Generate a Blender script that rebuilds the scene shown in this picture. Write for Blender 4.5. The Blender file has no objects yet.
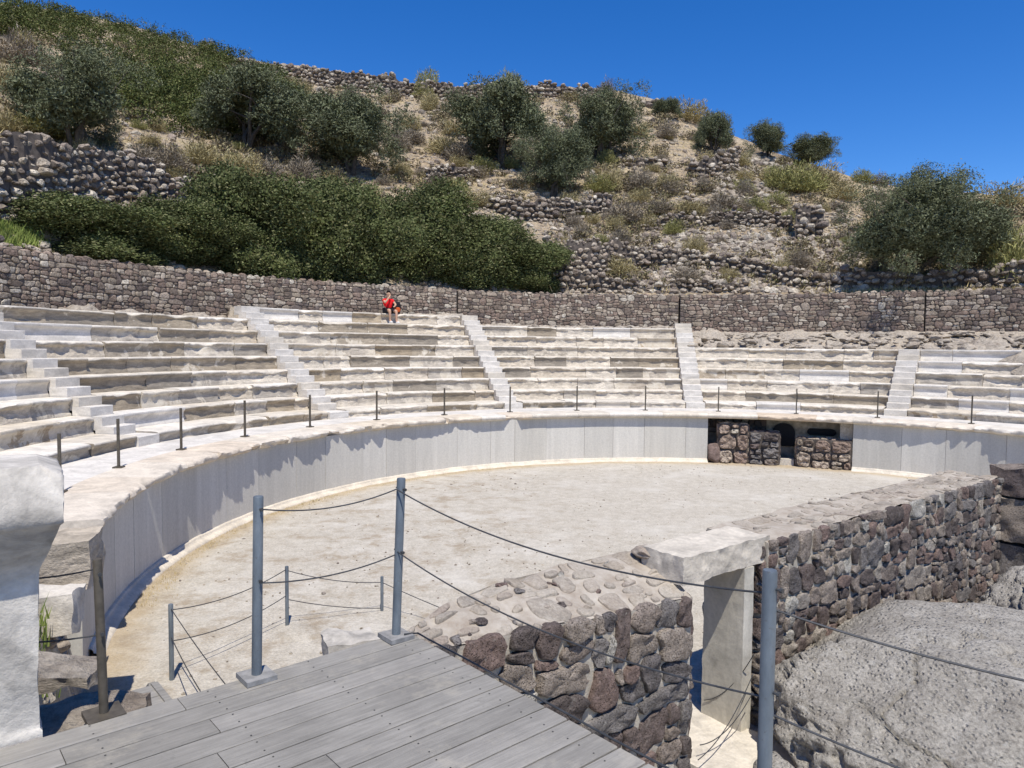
import bpy, math, random
import numpy as np
from mathutils import Vector, Matrix

random.seed(7)
RNG = np.random.default_rng(11)
SC = bpy.context.scene
COL = SC.collection
rad = math.radians

# ------------------------------------------------------------------ camera model (used to read real positions off the survey of the photograph)
F, YH, ROLL, H = 720.0, 347.4, 0.0096, 4.05
PITCH = math.atan((384 - YH) / F)
CX, CY, R0 = 5.45, 13.8, 11.84           # centre and radius of the orchestra
ZP = 1.78                                # walkway level
RA, RD, RH, RB = 2.41, 0.574, 0.4255, 0.21   # seat rows: first radius, tread, rise, first rise

def tilt(v):
    c, s = math.cos(PITCH), math.sin(PITCH)
    return Vector((v[0], v[1] * c + v[2] * s, -v[1] * s + v[2] * c))
def ray(x, y):
    dx, dy = x - 512, y - 384
    cr, sr = math.cos(ROLL), math.sin(ROLL)
    return tilt(((cr * dx + sr * dy) / F, 1, -(-sr * dx + cr * dy) / F))
def atz(x, y, z):
    r = ray(x, y); return r * ((z - H) / r.z) + Vector((0, 0, H))
def atY(x, y, Y):
    r = ray(x, y); return r * (Y / r.y) + Vector((0, 0, H))
def pol(th, r, z=0.0):                    # th in degrees round the orchestra centre, 0 = away from the camera
    return Vector((CX + r * math.sin(rad(th)), CY + r * math.cos(rad(th)), z))

# ------------------------------------------------------------------ noise
def _hash(ix, iy, iz, seed):
    h = (ix.astype(np.int64) * 374761393 + iy.astype(np.int64) * 668265263 + iz.astype(np.int64) * 2147483647 + seed * 974634777) & 0xFFFFFFFF
    h = ((h ^ (h >> 13)) * 1274126177) & 0xFFFFFFFF
    h = h ^ (h >> 16)
    return (h & 0xFFFFFF) / float(0xFFFFFF)
def vnoise(P, scale=1.0, seed=0):         # -1..1 value noise, P (n,3)
    Q = np.asarray(P, float) * scale
    I = np.floor(Q); fr = Q - I; fr = fr * fr * (3 - 2 * fr)
    I = I.astype(np.int64)
    out = 0
    for dx in (0, 1):
        wx = fr[:, 0] if dx else 1 - fr[:, 0]
        for dy in (0, 1):
            wy = fr[:, 1] if dy else 1 - fr[:, 1]
            for dz in (0, 1):
                wz = fr[:, 2] if dz else 1 - fr[:, 2]
                out = out + wx * wy * wz * _hash(I[:, 0] + dx, I[:, 1] + dy, I[:, 2] + dz, seed)
    return out * 2 - 1
def fbm(P, scale=1.0, octv=3, seed=0):
    a, s, o = 1.0, scale, 0
    for k in range(octv):
        o = o + a * vnoise(P, s, seed + k * 17); a *= 0.5; s *= 2.03
    return o
def sstep(a, b, x):
    t = np.clip((x - a) / (b - a), 0, 1); return t * t * (3 - 2 * t)

# ------------------------------------------------------------------ mesh helpers
class MB:
    def __init__(s): s.v = []; s.f = []; s.m = []; s.n = 0
    def add(s, V, Fc, m=0):
        V = np.asarray(V, float).reshape(-1, 3)
        s.v.append(V)
        o = s.n
        for f in Fc: s.f.append(tuple(int(i) + o for i in f)); s.m.append(m)
        s.n += len(V)
    def grid(s, V, nu, nv, m=0, closeu=False, closev=False):      # V laid out [u][v]
        Fc = []
        for i in range(nu if closeu else nu - 1):
            for j in range(nv if closev else nv - 1):
                a = i * nv + j; b = ((i + 1) % nu) * nv + j
                c = ((i + 1) % nu) * nv + (j + 1) % nv; d = i * nv + (j + 1) % nv
                Fc.append((a, b, c, d))
        s.add(V, Fc, m)
    def box(s, c, sx, sy, sz, ax=(1, 0, 0), m=0, up=(0, 0, 1)):
        c = Vector(c); X = Vector(ax).normalized(); Z = Vector(up).normalized(); Y = Z.cross(X).normalized(); Z = X.cross(Y)
        V = [c + X * (sx / 2 * a) + Y * (sy / 2 * b) + Z * (sz / 2 * d) for a in (-1, 1) for b in (-1, 1) for d in (-1, 1)]
        s.add([tuple(p) for p in V], [(0, 1, 3, 2), (4, 6, 7, 5), (0, 4, 5, 1), (2, 3, 7, 6), (0, 2, 6, 4), (1, 5, 7, 3)], m)
    def tube(s, pts, r, n=8, m=0, cap=True):
        pts = [Vector(p) for p in pts]; V = []; k = len(pts)
        rr = r if hasattr(r, '__len__') else [r] * k
        d0 = (pts[1] - pts[0]).normalized()
        ref = Vector((0, 0, 1)) if abs(d0.z) < 0.9 else Vector((1, 0, 0))
        for i, p in enumerate(pts):
            d = (pts[min(i + 1, k - 1)] - pts[max(i - 1, 0)]).normalized()
            A = d.cross(ref).normalized(); B = d.cross(A).normalized()
            for j in range(n):
                a = 2 * math.pi * j / n
                V.append(tuple(p + (A * math.cos(a) + B * math.sin(a)) * rr[i]))
        o = s.n
        s.grid(V, k, n, m, closev=True)
        if cap:
            s.f.append(tuple(o + j for j in range(n))); s.m.append(m)
            s.f.append(tuple(o + (k - 1) * n + j for j in reversed(range(n)))); s.m.append(m)
    def build(s, name, mats, parent=None, origin=None, smooth=False, autosmooth=None):
        V = np.concatenate(s.v) if s.v else np.zeros((0, 3))
        if origin is not None: V = V - np.array(origin)
        me = bpy.data.meshes.new(name)
        me.from_pydata(V.tolist(), [], s.f)
        if not isinstance(mats, (list, tuple)): mats = [mats]
        for mm in mats: me.materials.append(mm)
        if len(mats) > 1: me.polygons.foreach_set('material_index', s.m)
        if smooth: me.polygons.foreach_set('use_smooth', [True] * len(s.f))
        me.update()
        if autosmooth: 
            me.polygons.foreach_set('use_smooth', [True] * len(s.f)); me.set_sharp_from_angle(angle=rad(autosmooth))
        o = bpy.data.objects.new(name, me); COL.objects.link(o)
        if parent is not None: o.parent = parent
        elif origin is not None: o.location = origin
        return o

def tag(o, label=None, cat=None, group=None, kind=None):
    if label: o['label'] = label
    if cat: o['category'] = cat
    if group: o['group'] = group
    if kind: o['kind'] = kind
    return o
def thing(name, loc, label, cat, group=None):
    o = bpy.data.objects.new(name, None); COL.objects.link(o); o.location = loc; o.empty_display_size = .2
    return tag(o, label, cat, group)
def copy_tree(o, parent=None):
    c = o.copy(); COL.objects.link(c)
    if parent is not None: c.parent = parent
    for ch in list(o.children): copy_tree(ch, c)
    return c

_t = (1 + 5 ** .5) / 2
ICO_V = np.array([(-1, _t, 0), (1, _t, 0), (-1, -_t, 0), (1, -_t, 0), (0, -1, _t), (0, 1, _t), (0, -1, -_t), (0, 1, -_t), (_t, 0, -1), (_t, 0, 1), (-_t, 0, -1), (-_t, 0, 1)], float)
ICO_V /= np.linalg.norm(ICO_V[0])
ICO_F = [(0, 11, 5), (0, 5, 1), (0, 1, 7), (0, 7, 10), (0, 10, 11), (1, 5, 9), (5, 11, 4), (11, 10, 2), (10, 7, 6), (7, 1, 8), (3, 9, 4), (3, 4, 2), (3, 2, 6), (3, 6, 8), (3, 8, 9), (4, 9, 5), (2, 4, 11), (6, 2, 10), (8, 6, 7), (9, 8, 1)]
def subdiv(V, Fc):
    V = [tuple(v) for v in V]; cache = {}; out = []
    def mid(a, b):
        k = (min(a, b), max(a, b))
        if k not in cache:
            p = np.array(V[a]) + np.array(V[b]); V.append(tuple(p / np.linalg.norm(p))); cache[k] = len(V) - 1
        return cache[k]
    for a, b, c in Fc:
        x, y, z = mid(a, b), mid(b, c), mid(c, a)
        out += [(a, x, z), (b, y, x), (c, z, y), (x, y, z)]
    return np.array(V), out
ICO = {0: (ICO_V, ICO_F)}
for k in range(1, 7): ICO[k] = subdiv(*ICO[k - 1])
def rotmat(rng):
    q = rng.normal(size=4); q /= np.linalg.norm(q); w, x, y, z = q
    return np.array([[1 - 2 * (y * y + z * z), 2 * (x * y - z * w), 2 * (x * z + y * w)], [2 * (x * y + z * w), 1 - 2 * (x * x + z * z), 2 * (y * z - x * w)], [2 * (x * z - y * w), 2 * (y * z + x * w), 1 - 2 * (x * x + y * y)]])
ROCKS = {}
def rock_shape(lvl, k):
    if (lvl, k) not in ROCKS:
        V, Fc = ICO[lvl]; rg = np.random.default_rng(100 + k)
        D = V.copy()
        for _ in range(9):                                            # cut flat facets
            n = rg.normal(size=3); n /= np.linalg.norm(n); h = rg.uniform(.55, .9)
            d = D @ n; D = D - np.outer(np.maximum(d - h, 0), n)
        D = D * (1 + .12 * fbm(V + k * 9.1, 2.2, 2, k))[:, None]
        ROCKS[(lvl, k)] = (D, Fc)
    return ROCKS[(lvl, k)]
def add_rock(mb, c, s, rng, lvl=1, flat=.75, m=0, spin=True):
    D, Fc = rock_shape(lvl, int(rng.integers(0, 14)))
    P = D * np.array([s * rng.uniform(.8, 1.3), s * rng.uniform(.75, 1.1), s * flat * rng.uniform(.8, 1.2)])
    a = rng.uniform(0, 6.28); b = rng.normal(0, .25); ca, sa, cb, sb = math.cos(a), math.sin(a), math.cos(b), math.sin(b)
    M = np.array([[ca, -sa, 0], [sa, ca, 0], [0, 0, 1]]) @ np.array([[1, 0, 0], [0, cb, -sb], [0, sb, cb]])
    mb.add(P @ M.T + np.array(c), Fc, m)

# ------------------------------------------------------------------ materials
class NT:
    def __init__(s, name):
        s.mat = bpy.data.materials.new(name); s.mat.use_nodes = True
        s.t = s.mat.node_tree; s.b = s.t.nodes['Principled BSDF']; s.out = s.t.nodes['Material Output']
    def n(s, typ, props=None, **inp):
        nd = s.t.nodes.new(typ)
        for k, v in (props or {}).items(): setattr(nd, k, v)
        for k, v in inp.items(): s.set(nd, k.replace('_', ' '), v)
        return nd
    def set(s, nd, key, v):
        i = nd.inputs[int(key)] if key.isdigit() else nd.inputs[key]
        if hasattr(v, 'is_output'): s.t.links.new(v, i)
        else: i.default_value = v
    def pos(s): return s.n('ShaderNodeNewGeometry').outputs['Position']
    def scaled(s, vec, sc):
        m = s.n('ShaderNodeMapping'); s.t.links.new(vec, m.inputs['Vector']); m.inputs['Scale'].default_value = sc; return m.outputs['Vector']
    def noise(s, vec, scale, detail=4, rough=.55, dist=0):
        nd = s.n('ShaderNodeTexNoise'); s.t.links.new(vec, nd.inputs['Vector'])
        nd.inputs['Scale'].default_value = scale; nd.inputs['Detail'].default_value = detail; nd.inputs['Roughness'].default_value = rough; nd.inputs['Distortion'].default_value = dist
        return nd.outputs['Fac']
    def vor(s, vec, scale, feat='F1', out='Distance'):
        nd = s.n('ShaderNodeTexVoronoi', {'feature': feat}); s.t.links.new(vec, nd.inputs['Vector']); nd.inputs['Scale'].default_value = scale
        return nd.outputs[out]
    def ramp(s, fac, stops, interp='LINEAR'):
        r = s.n('ShaderNodeValToRGB'); s.t.links.new(fac, r.inputs['Fac']); cr = r.color_ramp; cr.interpolation = interp
        while len(cr.elements) < len(stops): cr.elements.new(.5)
        for e, (p, c) in zip(cr.elements, stops):
            e.position = p; e.color = (c, c, c, 1) if not hasattr(c, '__len__') else (*c, 1)
        return r.outputs['Color']
    def mix(s, a, b, fac, mode='MIX'):
        nd = s.n('ShaderNodeMix', {'data_type': 'RGBA', 'blend_type': mode})
        for i, v in ((0, fac), (6, a), (7, b)):
            if hasattr(v, 'is_output'): s.t.links.new(v, nd.inputs[i])
            elif i == 0: nd.inputs[0].default_value = v
            else: nd.inputs[i].default_value = (*v, 1) if len(v) == 3 else v
        return nd.outputs[2]
    def math(s, op, a, b=0.0):
        nd = s.n('ShaderNodeMath', {'operation': op})
        for i, v in ((0, a), (1, b)):
            if hasattr(v, 'is_output'): s.t.links.new(v, nd.inputs[i])
            else: nd.inputs[i].default_value = v
        return nd.outputs[0]
    def island(s): return s.n('ShaderNodeNewGeometry').outputs['Random Per Island']
    def objrand(s): return s.n('ShaderNodeObjectInfo').outputs['Random']
    def color(s, c):
        if hasattr(c, 'is_output'): s.t.links.new(c, s.b.inputs['Base Color'])
        else: s.b.inputs['Base Color'].default_value = (*c, 1)
        return s
    def bump(s, h, strength=.5, dist=.02):
        nd = s.n('ShaderNodeBump'); s.t.links.new(h, nd.inputs['Height']); nd.inputs['Strength'].default_value = strength; nd.inputs['Distance'].default_value = dist
        s.t.links.new(nd.outputs[0], s.b.inputs['Normal']); return s
    def done(s, rough=.85, metal=0, spec=.25):
        s.b.inputs['Roughness'].default_value = rough; s.b.inputs['Metallic'].default_value = metal; s.b.inputs['Specular IOR Level'].default_value = spec
        return s.mat

def stone_mat(name, stops, fine=60, bumpd=.02, pit=30, lichen=.25, interp='CONSTANT'):
    m = NT(name); p = m.pos()
    base = m.ramp(m.island(), stops, interp)
    n1 = m.noise(p, fine * .12, 5, .65); n2 = m.noise(p, fine, 4, .7)
    c = m.mix(base, m.ramp(n1, [(.3, .55), (.7, 1.45)]), .75, 'MULTIPLY')
    c = m.mix(c, m.ramp(n2, [(.32, .45), (.62, 1.35)]), .6, 'MULTIPLY')
    l = m.ramp(m.noise(p, fine * .22, 5, .7), [(.58, 0.0), (.68, 1.0)])
    c = m.mix(c, (.42, .39, .34), m.math('MULTIPLY', l, lichen))
    pm_ = m.math('MULTIPLY', m.ramp(m.vor(p, pit * 2.6), [(.12, .0), (.34, 1.0)]), m.ramp(m.vor(p, pit * 1.1), [(.06, .0), (.22, 1.0)]))
    c = m.mix(c, m.mix((.42, .40, .38), (1, 1, 1), pm_), .75, 'MULTIPLY')
    h = m.math('ADD', m.math('MULTIPLY', m.noise(p, pit, 6, .72), 1.3), m.math('MULTIPLY', pm_, .6))
    m.color(c).bump(h, 1.0, bumpd)
    return m.done(.92, 0, .15)

VOLC = [(0, (.12, .098, .088)), (.12, (.25, .205, .17)), (.26, (.165, .128, .112)), (.38, (.30, .25, .205)), (.50, (.20, .18, .165)), (.62, (.205, .148, .125)), (.74, (.34, .295, .245)), (.85, (.145, .128, .12)), (.94, (.42, .39, .335))]
M = {}
M['volcanic'] = stone_mat('volcanic stone', VOLC, 60, .03, 24)
M['volcanic_far'] = stone_mat('retaining wall stone', [(0, (.21, .165, .13)), (.15, (.33, .27, .205)), (.32, (.25, .185, .145)), (.5, (.38, .31, .24)), (.62, (.17, .135, .115)), (.72, (.29, .22, .17)), (.84, (.43, .365, .29)), (.95, (.52, .46, .37))], 14, .03, 9, .2)
M['field_stone'] = stone_mat('field stone', [(0, (.24, .195, .155)), (.2, (.37, .31, .24)), (.4, (.29, .235, .185)), (.6, (.42, .36, .285)), (.8, (.18, .145, .12)), (.9, (.49, .43, .345))], 10, .04, 6, .3)
M['scree'] = stone_mat('pale scree', [(0, (.30, .25, .195)), (.3, (.40, .345, .27)), (.6, (.34, .285, .22)), (.8, (.46, .405, .325)), (.92, (.18, .15, .125))], 10, .04, 6, .2)

def simple(name, c, rough=.6, metal=0, spec=.3, var=.15, sc=20):
    m = NT(name); p = m.pos()
    m.color(m.mix(c, m.ramp(m.noise(p, sc, 4, .6), [(.3, 1 - var * 2), (.7, 1 + var * 2)]), 1.0, 'MULTIPLY')); return m.done(rough, metal, spec)

m = NT('mortar'); p = m.pos()
c = m.ramp(m.noise(p, 9, 5, .7), [(.3, (.30, .26, .205)), (.65, (.50, .45, .37))])
m.color(c).bump(m.noise(p, 60, 5, .7), .7, .015); M['mortar'] = m.done(.95, 0, .1)
m = NT('wall top mortar'); p = m.pos()
c = m.ramp(m.noise(p, 5, 6, .7), [(.3, (.30, .245, .19)), (.68, (.48, .43, .36))])
m.color(c).bump(m.noise(p, 40, 5, .7), .6, .02); M['cap_mortar'] = m.done(.95, 0, .1)
m = NT('shaded joint earth'); p = m.pos(); m.color(m.ramp(m.noise(p, 6, 4), [(.3, (.07, .058, .05)), (.7, (.15, .125, .105))])); M['joint'] = m.done(.95, 0, .1)
m = NT('wall top stone'); p = m.pos()
c = m.ramp(m.island(), [(0, (.34, .285, .22)), (.3, (.26, .225, .185)), (.55, (.38, .33, .265)), (.75, (.29, .235, .19)), (1, (.42, .37, .30))])
c = m.mix(c, m.ramp(m.noise(p, 5, 6, .7), [(.3, (.30, .245, .19)), (.68, (.48, .43, .36))]), m.ramp(m.noise(p, 7, 6, .75), [(.40, .05), (.62, .8)]))
c = m.mix(c, m.ramp(m.noise(p, 38, 5, .75), [(.34, .6), (.6, 1.2)]), .6, 'MULTIPLY')
m.color(c).bump(m.noise(p, 26, 7, .75), .9, .02); M['cap_stone'] = m.done(.95, 0, .1)

# gravel floor
m = NT('gravel'); p = m.pos()
big = m.noise(p, .55, 5, .6); fine = m.noise(p, 26, 4, .75); mid = m.noise(p, 4.5, 6, .7)
c = m.ramp(mid, [(.28, (.40, .355, .285)), (.62, (.53, .48, .40))])
c = m.mix(c, m.ramp(fine, [(.33, .55), (.6, 1.18)]), .55, 'MULTIPLY')
c = m.mix(c, (.62, .58, .51), m.math('MULTIPLY', m.ramp(big, [(.5, 0.0), (.7, 1.0)]), .55))
sep = m.n('ShaderNodeSeparateXYZ'); m.t.links.new(p, sep.inputs[0])
dx = m.math('SUBTRACT', sep.outputs[0], CX); dy = m.math('SUBTRACT', sep.outputs[1], CY)
r = m.math('SQRT', m.math('ADD', m.math('MULTIPLY', dx, dx), m.math('MULTIPLY', dy, dy)))
edge = m.ramp(m.math('ADD', m.math('MULTIPLY', m.math('SUBTRACT', r, 10.3), .6), m.math('MULTIPLY', m.noise(p, 2.2, 5, .7), .5)), [(.70, 0.0), (.98, 1.0)])
c = m.mix(c, (.40, .285, .145), m.math('MULTIPLY', edge, .55))
# scuffed brown patches on the left side of the floor
lft = m.ramp(m.math('MULTIPLY', m.math('SUBTRACT', 4.0, sep.outputs[0]), .13), [(.1, 0.0), (.7, 1.0)])
sc_ = m.ramp(m.noise(p, 1.3, 8, .78), [(.50, 0.0), (.64, 1.0)])
c = m.mix(c, (.31, .245, .17), m.math('MULTIPLY', m.math('MULTIPLY', lft, sc_), .8))
m.color(c).bump(m.math('ADD', m.noise(p, 40, 5, .8), m.math('MULTIPLY', m.vor(p, 34), .7)), .7, .02); M['gravel'] = m.done(.95, 0, .1)

# marble kinds
def marble(name, stops, streak=(1, 1, 5), cream=.0, sc=3.0, bd=.012, island=False, con=1.0):
    m = NT(name); p = m.pos(); q = m.scaled(p, streak)
    rnd = m.island() if island else m.objrand()
    base = m.ramp(rnd, stops)
    c = m.mix(base, m.ramp(m.noise(q, sc, 5, .65, .6), [(.25, 1 - .38 * con), (.72, 1 + .28 * con)]), .8, 'MULTIPLY')
    c = m.mix(c, m.ramp(m.noise(p, 22, 4, .7), [(.3, .8), (.65, 1.12)]), .6, 'MULTIPLY')
    if cream:
        k = m.ramp(m.math('ADD', m.noise(p, 1.7, 4, .62, .5), m.math('MULTIPLY', m.math('SUBTRACT', rnd, .5), .28)), [(.56, 0.0), (.60, 1.0)])
        c = m.mix(c, m.ramp(m.noise(p, 7, 5, .7), [(.3, (.47, .40, .30)), (.7, (.66, .60, .50))]), m.math('MULTIPLY', k, cream))
    m.color(c).bump(m.math('ADD', m.noise(p, 14, 6, .7), m.math('MULTIPLY', m.noise(q, 8, 4, .6), .6)), .7, bd)
    return m.done(.75, 0, .3)
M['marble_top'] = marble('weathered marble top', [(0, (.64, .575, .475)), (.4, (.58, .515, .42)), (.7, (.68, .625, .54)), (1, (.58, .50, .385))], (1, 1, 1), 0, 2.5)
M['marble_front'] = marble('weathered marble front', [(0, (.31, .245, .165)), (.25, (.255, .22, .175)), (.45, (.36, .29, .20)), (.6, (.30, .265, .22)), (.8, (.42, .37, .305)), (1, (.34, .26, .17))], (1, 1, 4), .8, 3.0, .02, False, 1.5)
M['marble_broken'] = marble('broken marble', [(0, (.51, .44, .345)), (.5, (.57, .505, .415)), (1, (.44, .37, .28))], (1, 1, 2.5), 0, 4, .04, False, 1.5)
M['marble_new'] = marble('new marble', [(0, (.60, .555, .49)), (.5, (.64, .595, .53)), (1, (.57, .51, .42))], (1, 1, 3), 0, 2, .004)
M['panel'] = marble('podium panel marble', [(0, (.53, .50, .435)), (.5, (.59, .56, .495)), (1, (.48, .455, .40))], (4, 4, .25), 0, 1.1, .004, False, .38)
M['coping'] = marble('walkway marble', [(0, (.60, .51, .39)), (.35, (.65, .58, .48)), (.7, (.58, .465, .34)), (1, (.66, .60, .51))], (1, 1, 1), 0, 3, .012)
M['lime'] = marble('limestone block', [(0, (.46, .42, .36)), (1, (.50, .46, .40))], (1, 1, 1), 0, 4, .014, False, 1.9)
M['lintel'] = marble('pale rough stone', [(0, (.54, .48, .39)), (1, (.60, .54, .45))], (1, 1, 1), 0, 5, .02)
M['jamb'] = marble('smooth pale jamb', [(0, (.46, .42, .34)), (1, (.50, .46, .38))], (1, 1, .5), 0, 3, .006)

m = NT('boulder'); p = m.pos()
c = m.ramp(m.noise(p, 2.2, 7, .7), [(.3, (.275, .245, .205)), (.55, (.41, .375, .32)), (.75, (.48, .445, .39))])
c = m.mix(c, m.ramp(m.noise(p, 34, 5, .75), [(.34, .4), (.6, 1.3)]), .65, 'MULTIPLY')
c = m.mix(c, (.52, .50, .45), m.math('MULTIPLY', m.ramp(m.noise(p, 9, 6, .75), [(.58, 0.0), (.66, 1.0)]), .5))
c = m.mix(c, (.15, .135, .115), m.math('MULTIPLY', m.ramp(m.noise(p, 2.4, 8, .8), [(.56, 0.0), (.70, 1.0)]), .55))
m.color(c).bump(m.math('ADD', m.noise(p, 12, 8, .75), m.math('MULTIPLY', m.ramp(m.vor(p, 22), [(0, 0.0), (.4, 1.0)]), .6)), 1.0, .05); M['boulder'] = m.done(.95, 0, .1)
m = NT('bedrock'); p = m.pos()
c = m.ramp(m.noise(p, 1.3, 7, .7), [(.3, (.32, .26, .205)), (.5, (.46, .40, .325)), (.7, (.52, .43, .33))])
c = m.mix(c, m.ramp(m.noise(p, 11, 5, .75), [(.34, .5), (.6, 1.25)]), .65, 'MULTIPLY')
m.color(c).bump(m.noise(m.scaled(p, (1, 1, 3)), 4, 8, .75), 1.0, .12); M['bedrock'] = m.done(.95, 0, .1)

# hillside soil
m = NT('dry hillside'); p = m.pos()
c = m.ramp(m.noise(p, .25, 6, .65), [(.3, (.345, .262, .17)), (.5, (.41, .32, .215)), (.7, (.46, .385, .285))])
c = m.mix(c, (.42, .33, .165), m.math('MULTIPLY', m.ramp(m.noise(p, .5, 5, .65), [(.52, 0.0), (.62, 1.0)]), .6))
c = m.mix(c, (.23, .20, .165), m.math('MULTIPLY', m.ramp(m.noise(p, 1.1, 6, .7), [(.54, 0.0), (.64, 1.0)]), .6))
c = m.mix(c, m.ramp(m.noise(p, 5, 6, .75), [(.35, .5), (.6, 1.3)]), .7, 'MULTIPLY')
q = m.n('ShaderNodeTexVoronoi'); m.t.links.new(p, q.inputs['Vector']); q.inputs['Scale'].default_value = 4.5
bw = m.n('ShaderNodeSeparateColor'); m.t.links.new(q.outputs['Color'], bw.inputs[0])
st_ = m.ramp(bw.outputs[0], [(.0, (.16, .14, .12)), (.3, (.30, .26, .21)), (.6, (.42, .375, .315)), (.9, (.52, .48, .42))], 'CONSTANT')
msk = m.math('MULTIPLY', m.ramp(bw.outputs[1], [(.42, 0.0), (.44, 1.0)], 'CONSTANT'), m.ramp(m.noise(p, .35, 5, .65), [(.40, .15), (.55, 1.0)]))
edge_ = m.ramp(q.outputs['Distance'], [(.30, 1.0), (.55, 0.0)])
c = m.mix(c, st_, m.math('MULTIPLY', msk, edge_))
m.color(c).bump(m.math('ADD', m.noise(p, 2.5, 8, .7), m.math('MULTIPLY', m.math('MULTIPLY', msk, edge_), .8)), 1.0, .25); M['soil'] = m.done(.97, 0, .05)
m = NT('rubble earth'); p = m.pos()
c = m.ramp(m.noise(p, 3, 6, .7), [(.3, (.30, .25, .18)), (.6, (.46, .41, .33)), (.75, (.30, .28, .16))])
m.color(c).bump(m.noise(p, 18, 6, .75), 1.0, .05); M['bank'] = m.done(.95, 0, .1)

def leaf_mat(name, stops, rough=.6, spec=.25, patch=.5):
    m = NT(name); c = m.ramp(m.island(), stops)
    p = m.pos()
    c = m.mix(c, m.ramp(m.noise(p, .9, 3, .6), [(.35, .65), (.65, 1.3)]), patch, 'MULTIPLY')
    m.color(c); return m.done(rough, 0, spec)
M['olive'] = leaf_mat('olive foliage', [(0, (.085, .10, .05)), (.4, (.128, .142, .074)), (.75, (.16, .172, .098)), (1, (.18, .188, .118))], .65, .12)
M['lentisk'] = leaf_mat('lentisk foliage', [(0, (.050, .064, .020)), (.45, (.080, .096, .031)), (.8, (.12, .132, .048)), (1, (.185, .175, .08))], .6, .15, .9)
M['maquis'] = leaf_mat('maquis foliage', [(0, (.045, .06, .014)), (.45, (.075, .092, .022)), (.8, (.115, .128, .036)), (1, (.19, .18, .065))], .6, .15, .8)
M['dry_a'] = leaf_mat('straw shrub', [(0, (.26, .21, .10)), (.5, (.36, .30, .15)), (1, (.46, .40, .22))], .8, .1)
M['dry_b'] = leaf_mat('grey brown shrub', [(0, (.16, .13, .095)), (.5, (.25, .205, .15)), (1, (.35, .30, .225))], .8, .1)
M['dry_c'] = leaf_mat('yellow green shrub', [(0, (.17, .17, .06)), (.5, (.27, .26, .095)), (1, (.39, .36, .15))], .8, .1)
M['dry_mix'] = leaf_mat('withered undergrowth', [(0, (.10, .085, .055)), (.35, (.19, .15, .095)), (.6, (.28, .22, .125)), (.8, (.20, .19, .08)), (1, (.38, .31, .18))], .8, .1, .9)
M['grass_blade'] = leaf_mat('dry grass', [(0, (.34, .26, .12)), (.5, (.47, .37, .18)), (1, (.55, .46, .26))], .8, .1)
M['green_grass'] = leaf_mat('green grass', [(0, (.12, .17, .035)), (1, (.25, .28, .08))], .7, .1)
m = NT('bark'); p = m.pos(); m.color(m.ramp(m.noise(p, 6, 5, .7), [(.3, (.05, .042, .034)), (.7, (.14, .12, .10))])); M['bark'] = m.done(.9, 0, .1)

m = NT('deck board'); p = m.pos()
mp = m.n('ShaderNodeMapping'); m.t.links.new(p, mp.inputs['Vector']); mp.inputs['Rotation'].default_value = (0, 0, -rad(40.9)); 
q = m.scaled(mp.outputs['Vector'], (.7, 9, 9))
c = m.ramp(m.island(), [(0, (.22, .205, .18)), (.5, (.255, .238, .21)), (1, (.29, .27, .24))])
c = m.mix(c, m.ramp(m.noise(q, 5, 6, .7), [(.25, .68), (.7, 1.22)]), .8, 'MULTIPLY')
c = m.mix(c, m.ramp(m.noise(p, 3, 5, .65), [(.35, .78), (.65, 1.1)]), .7, 'MULTIPLY')
c = m.mix(c, (.40, .36, .29), m.math('MULTIPLY', m.ramp(m.noise(p, 2.3, 7, .78), [(.54, 0.0), (.68, 1.0)]), .5))
c = m.mix(c, (.10, .095, .085), m.math('MULTIPLY', m.ramp(m.noise(p, 6, 7, .8), [(.60, 0.0), (.70, 1.0)]), .45))
m.color(c).bump(m.noise(q, 14, 6, .7), .6, .006); M['deck'] = m.done(.75, 0, .25)
M['deck_dark'] = simple('deck joist', (.05, .048, .045), .9)
m = NT('galvanised pole'); p = m.pos()
c = m.ramp(m.noise(m.scaled(p, (1, 1, .35)), 9, 5, .65), [(.3, (.09, .105, .12)), (.55, (.155, .18, .20)), (.75, (.23, .25, .265))])
c = m.mix(c, (.10, .095, .09), m.math('MULTIPLY', m.ramp(m.noise(p, 40, 4, .7), [(.62, 0.0), (.68, 1.0)]), .6))
m.color(c); M['pole'] = m.done(.5, .25, .4)
M['pole_brown'] = simple('bronze painted steel', (.10, .085, .065), .5, .2)
M['plate'] = simple('base plate steel', (.26, .25, .235), .7, .1)
M['cable'] = simple('steel cable', (.075, .075, .075), .5, .4)
M['skin'] = simple('skin', (.50, .30, .20), .6, 0, .3, .05)
M['red'] = simple('red cotton', (.70, .016, .020), .8, 0, .1, .1)
M['black_cloth'] = simple('dark cloth', (.018, .018, .022), .85, 0, .1)
M['hair'] = simple('dark hair', (.015, .011, .009), .6, 0, .2)
M['orange_cloth'] = simple('orange cloth', (.50, .10, .03), .8, 0, .1)
M['shoe'] = simple('white shoe', (.70, .69, .66), .7)
M['black'] = simple('painted opening shade', (.012, .012, .014), .7)  # near-black colour standing in for the shade inside the podium openings
M['plaster'] = simple('beige plaster', (.40, .34, .26), .9, 0, .1, .2, 5)
M['rock_dark'] = M['volcanic']

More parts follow.
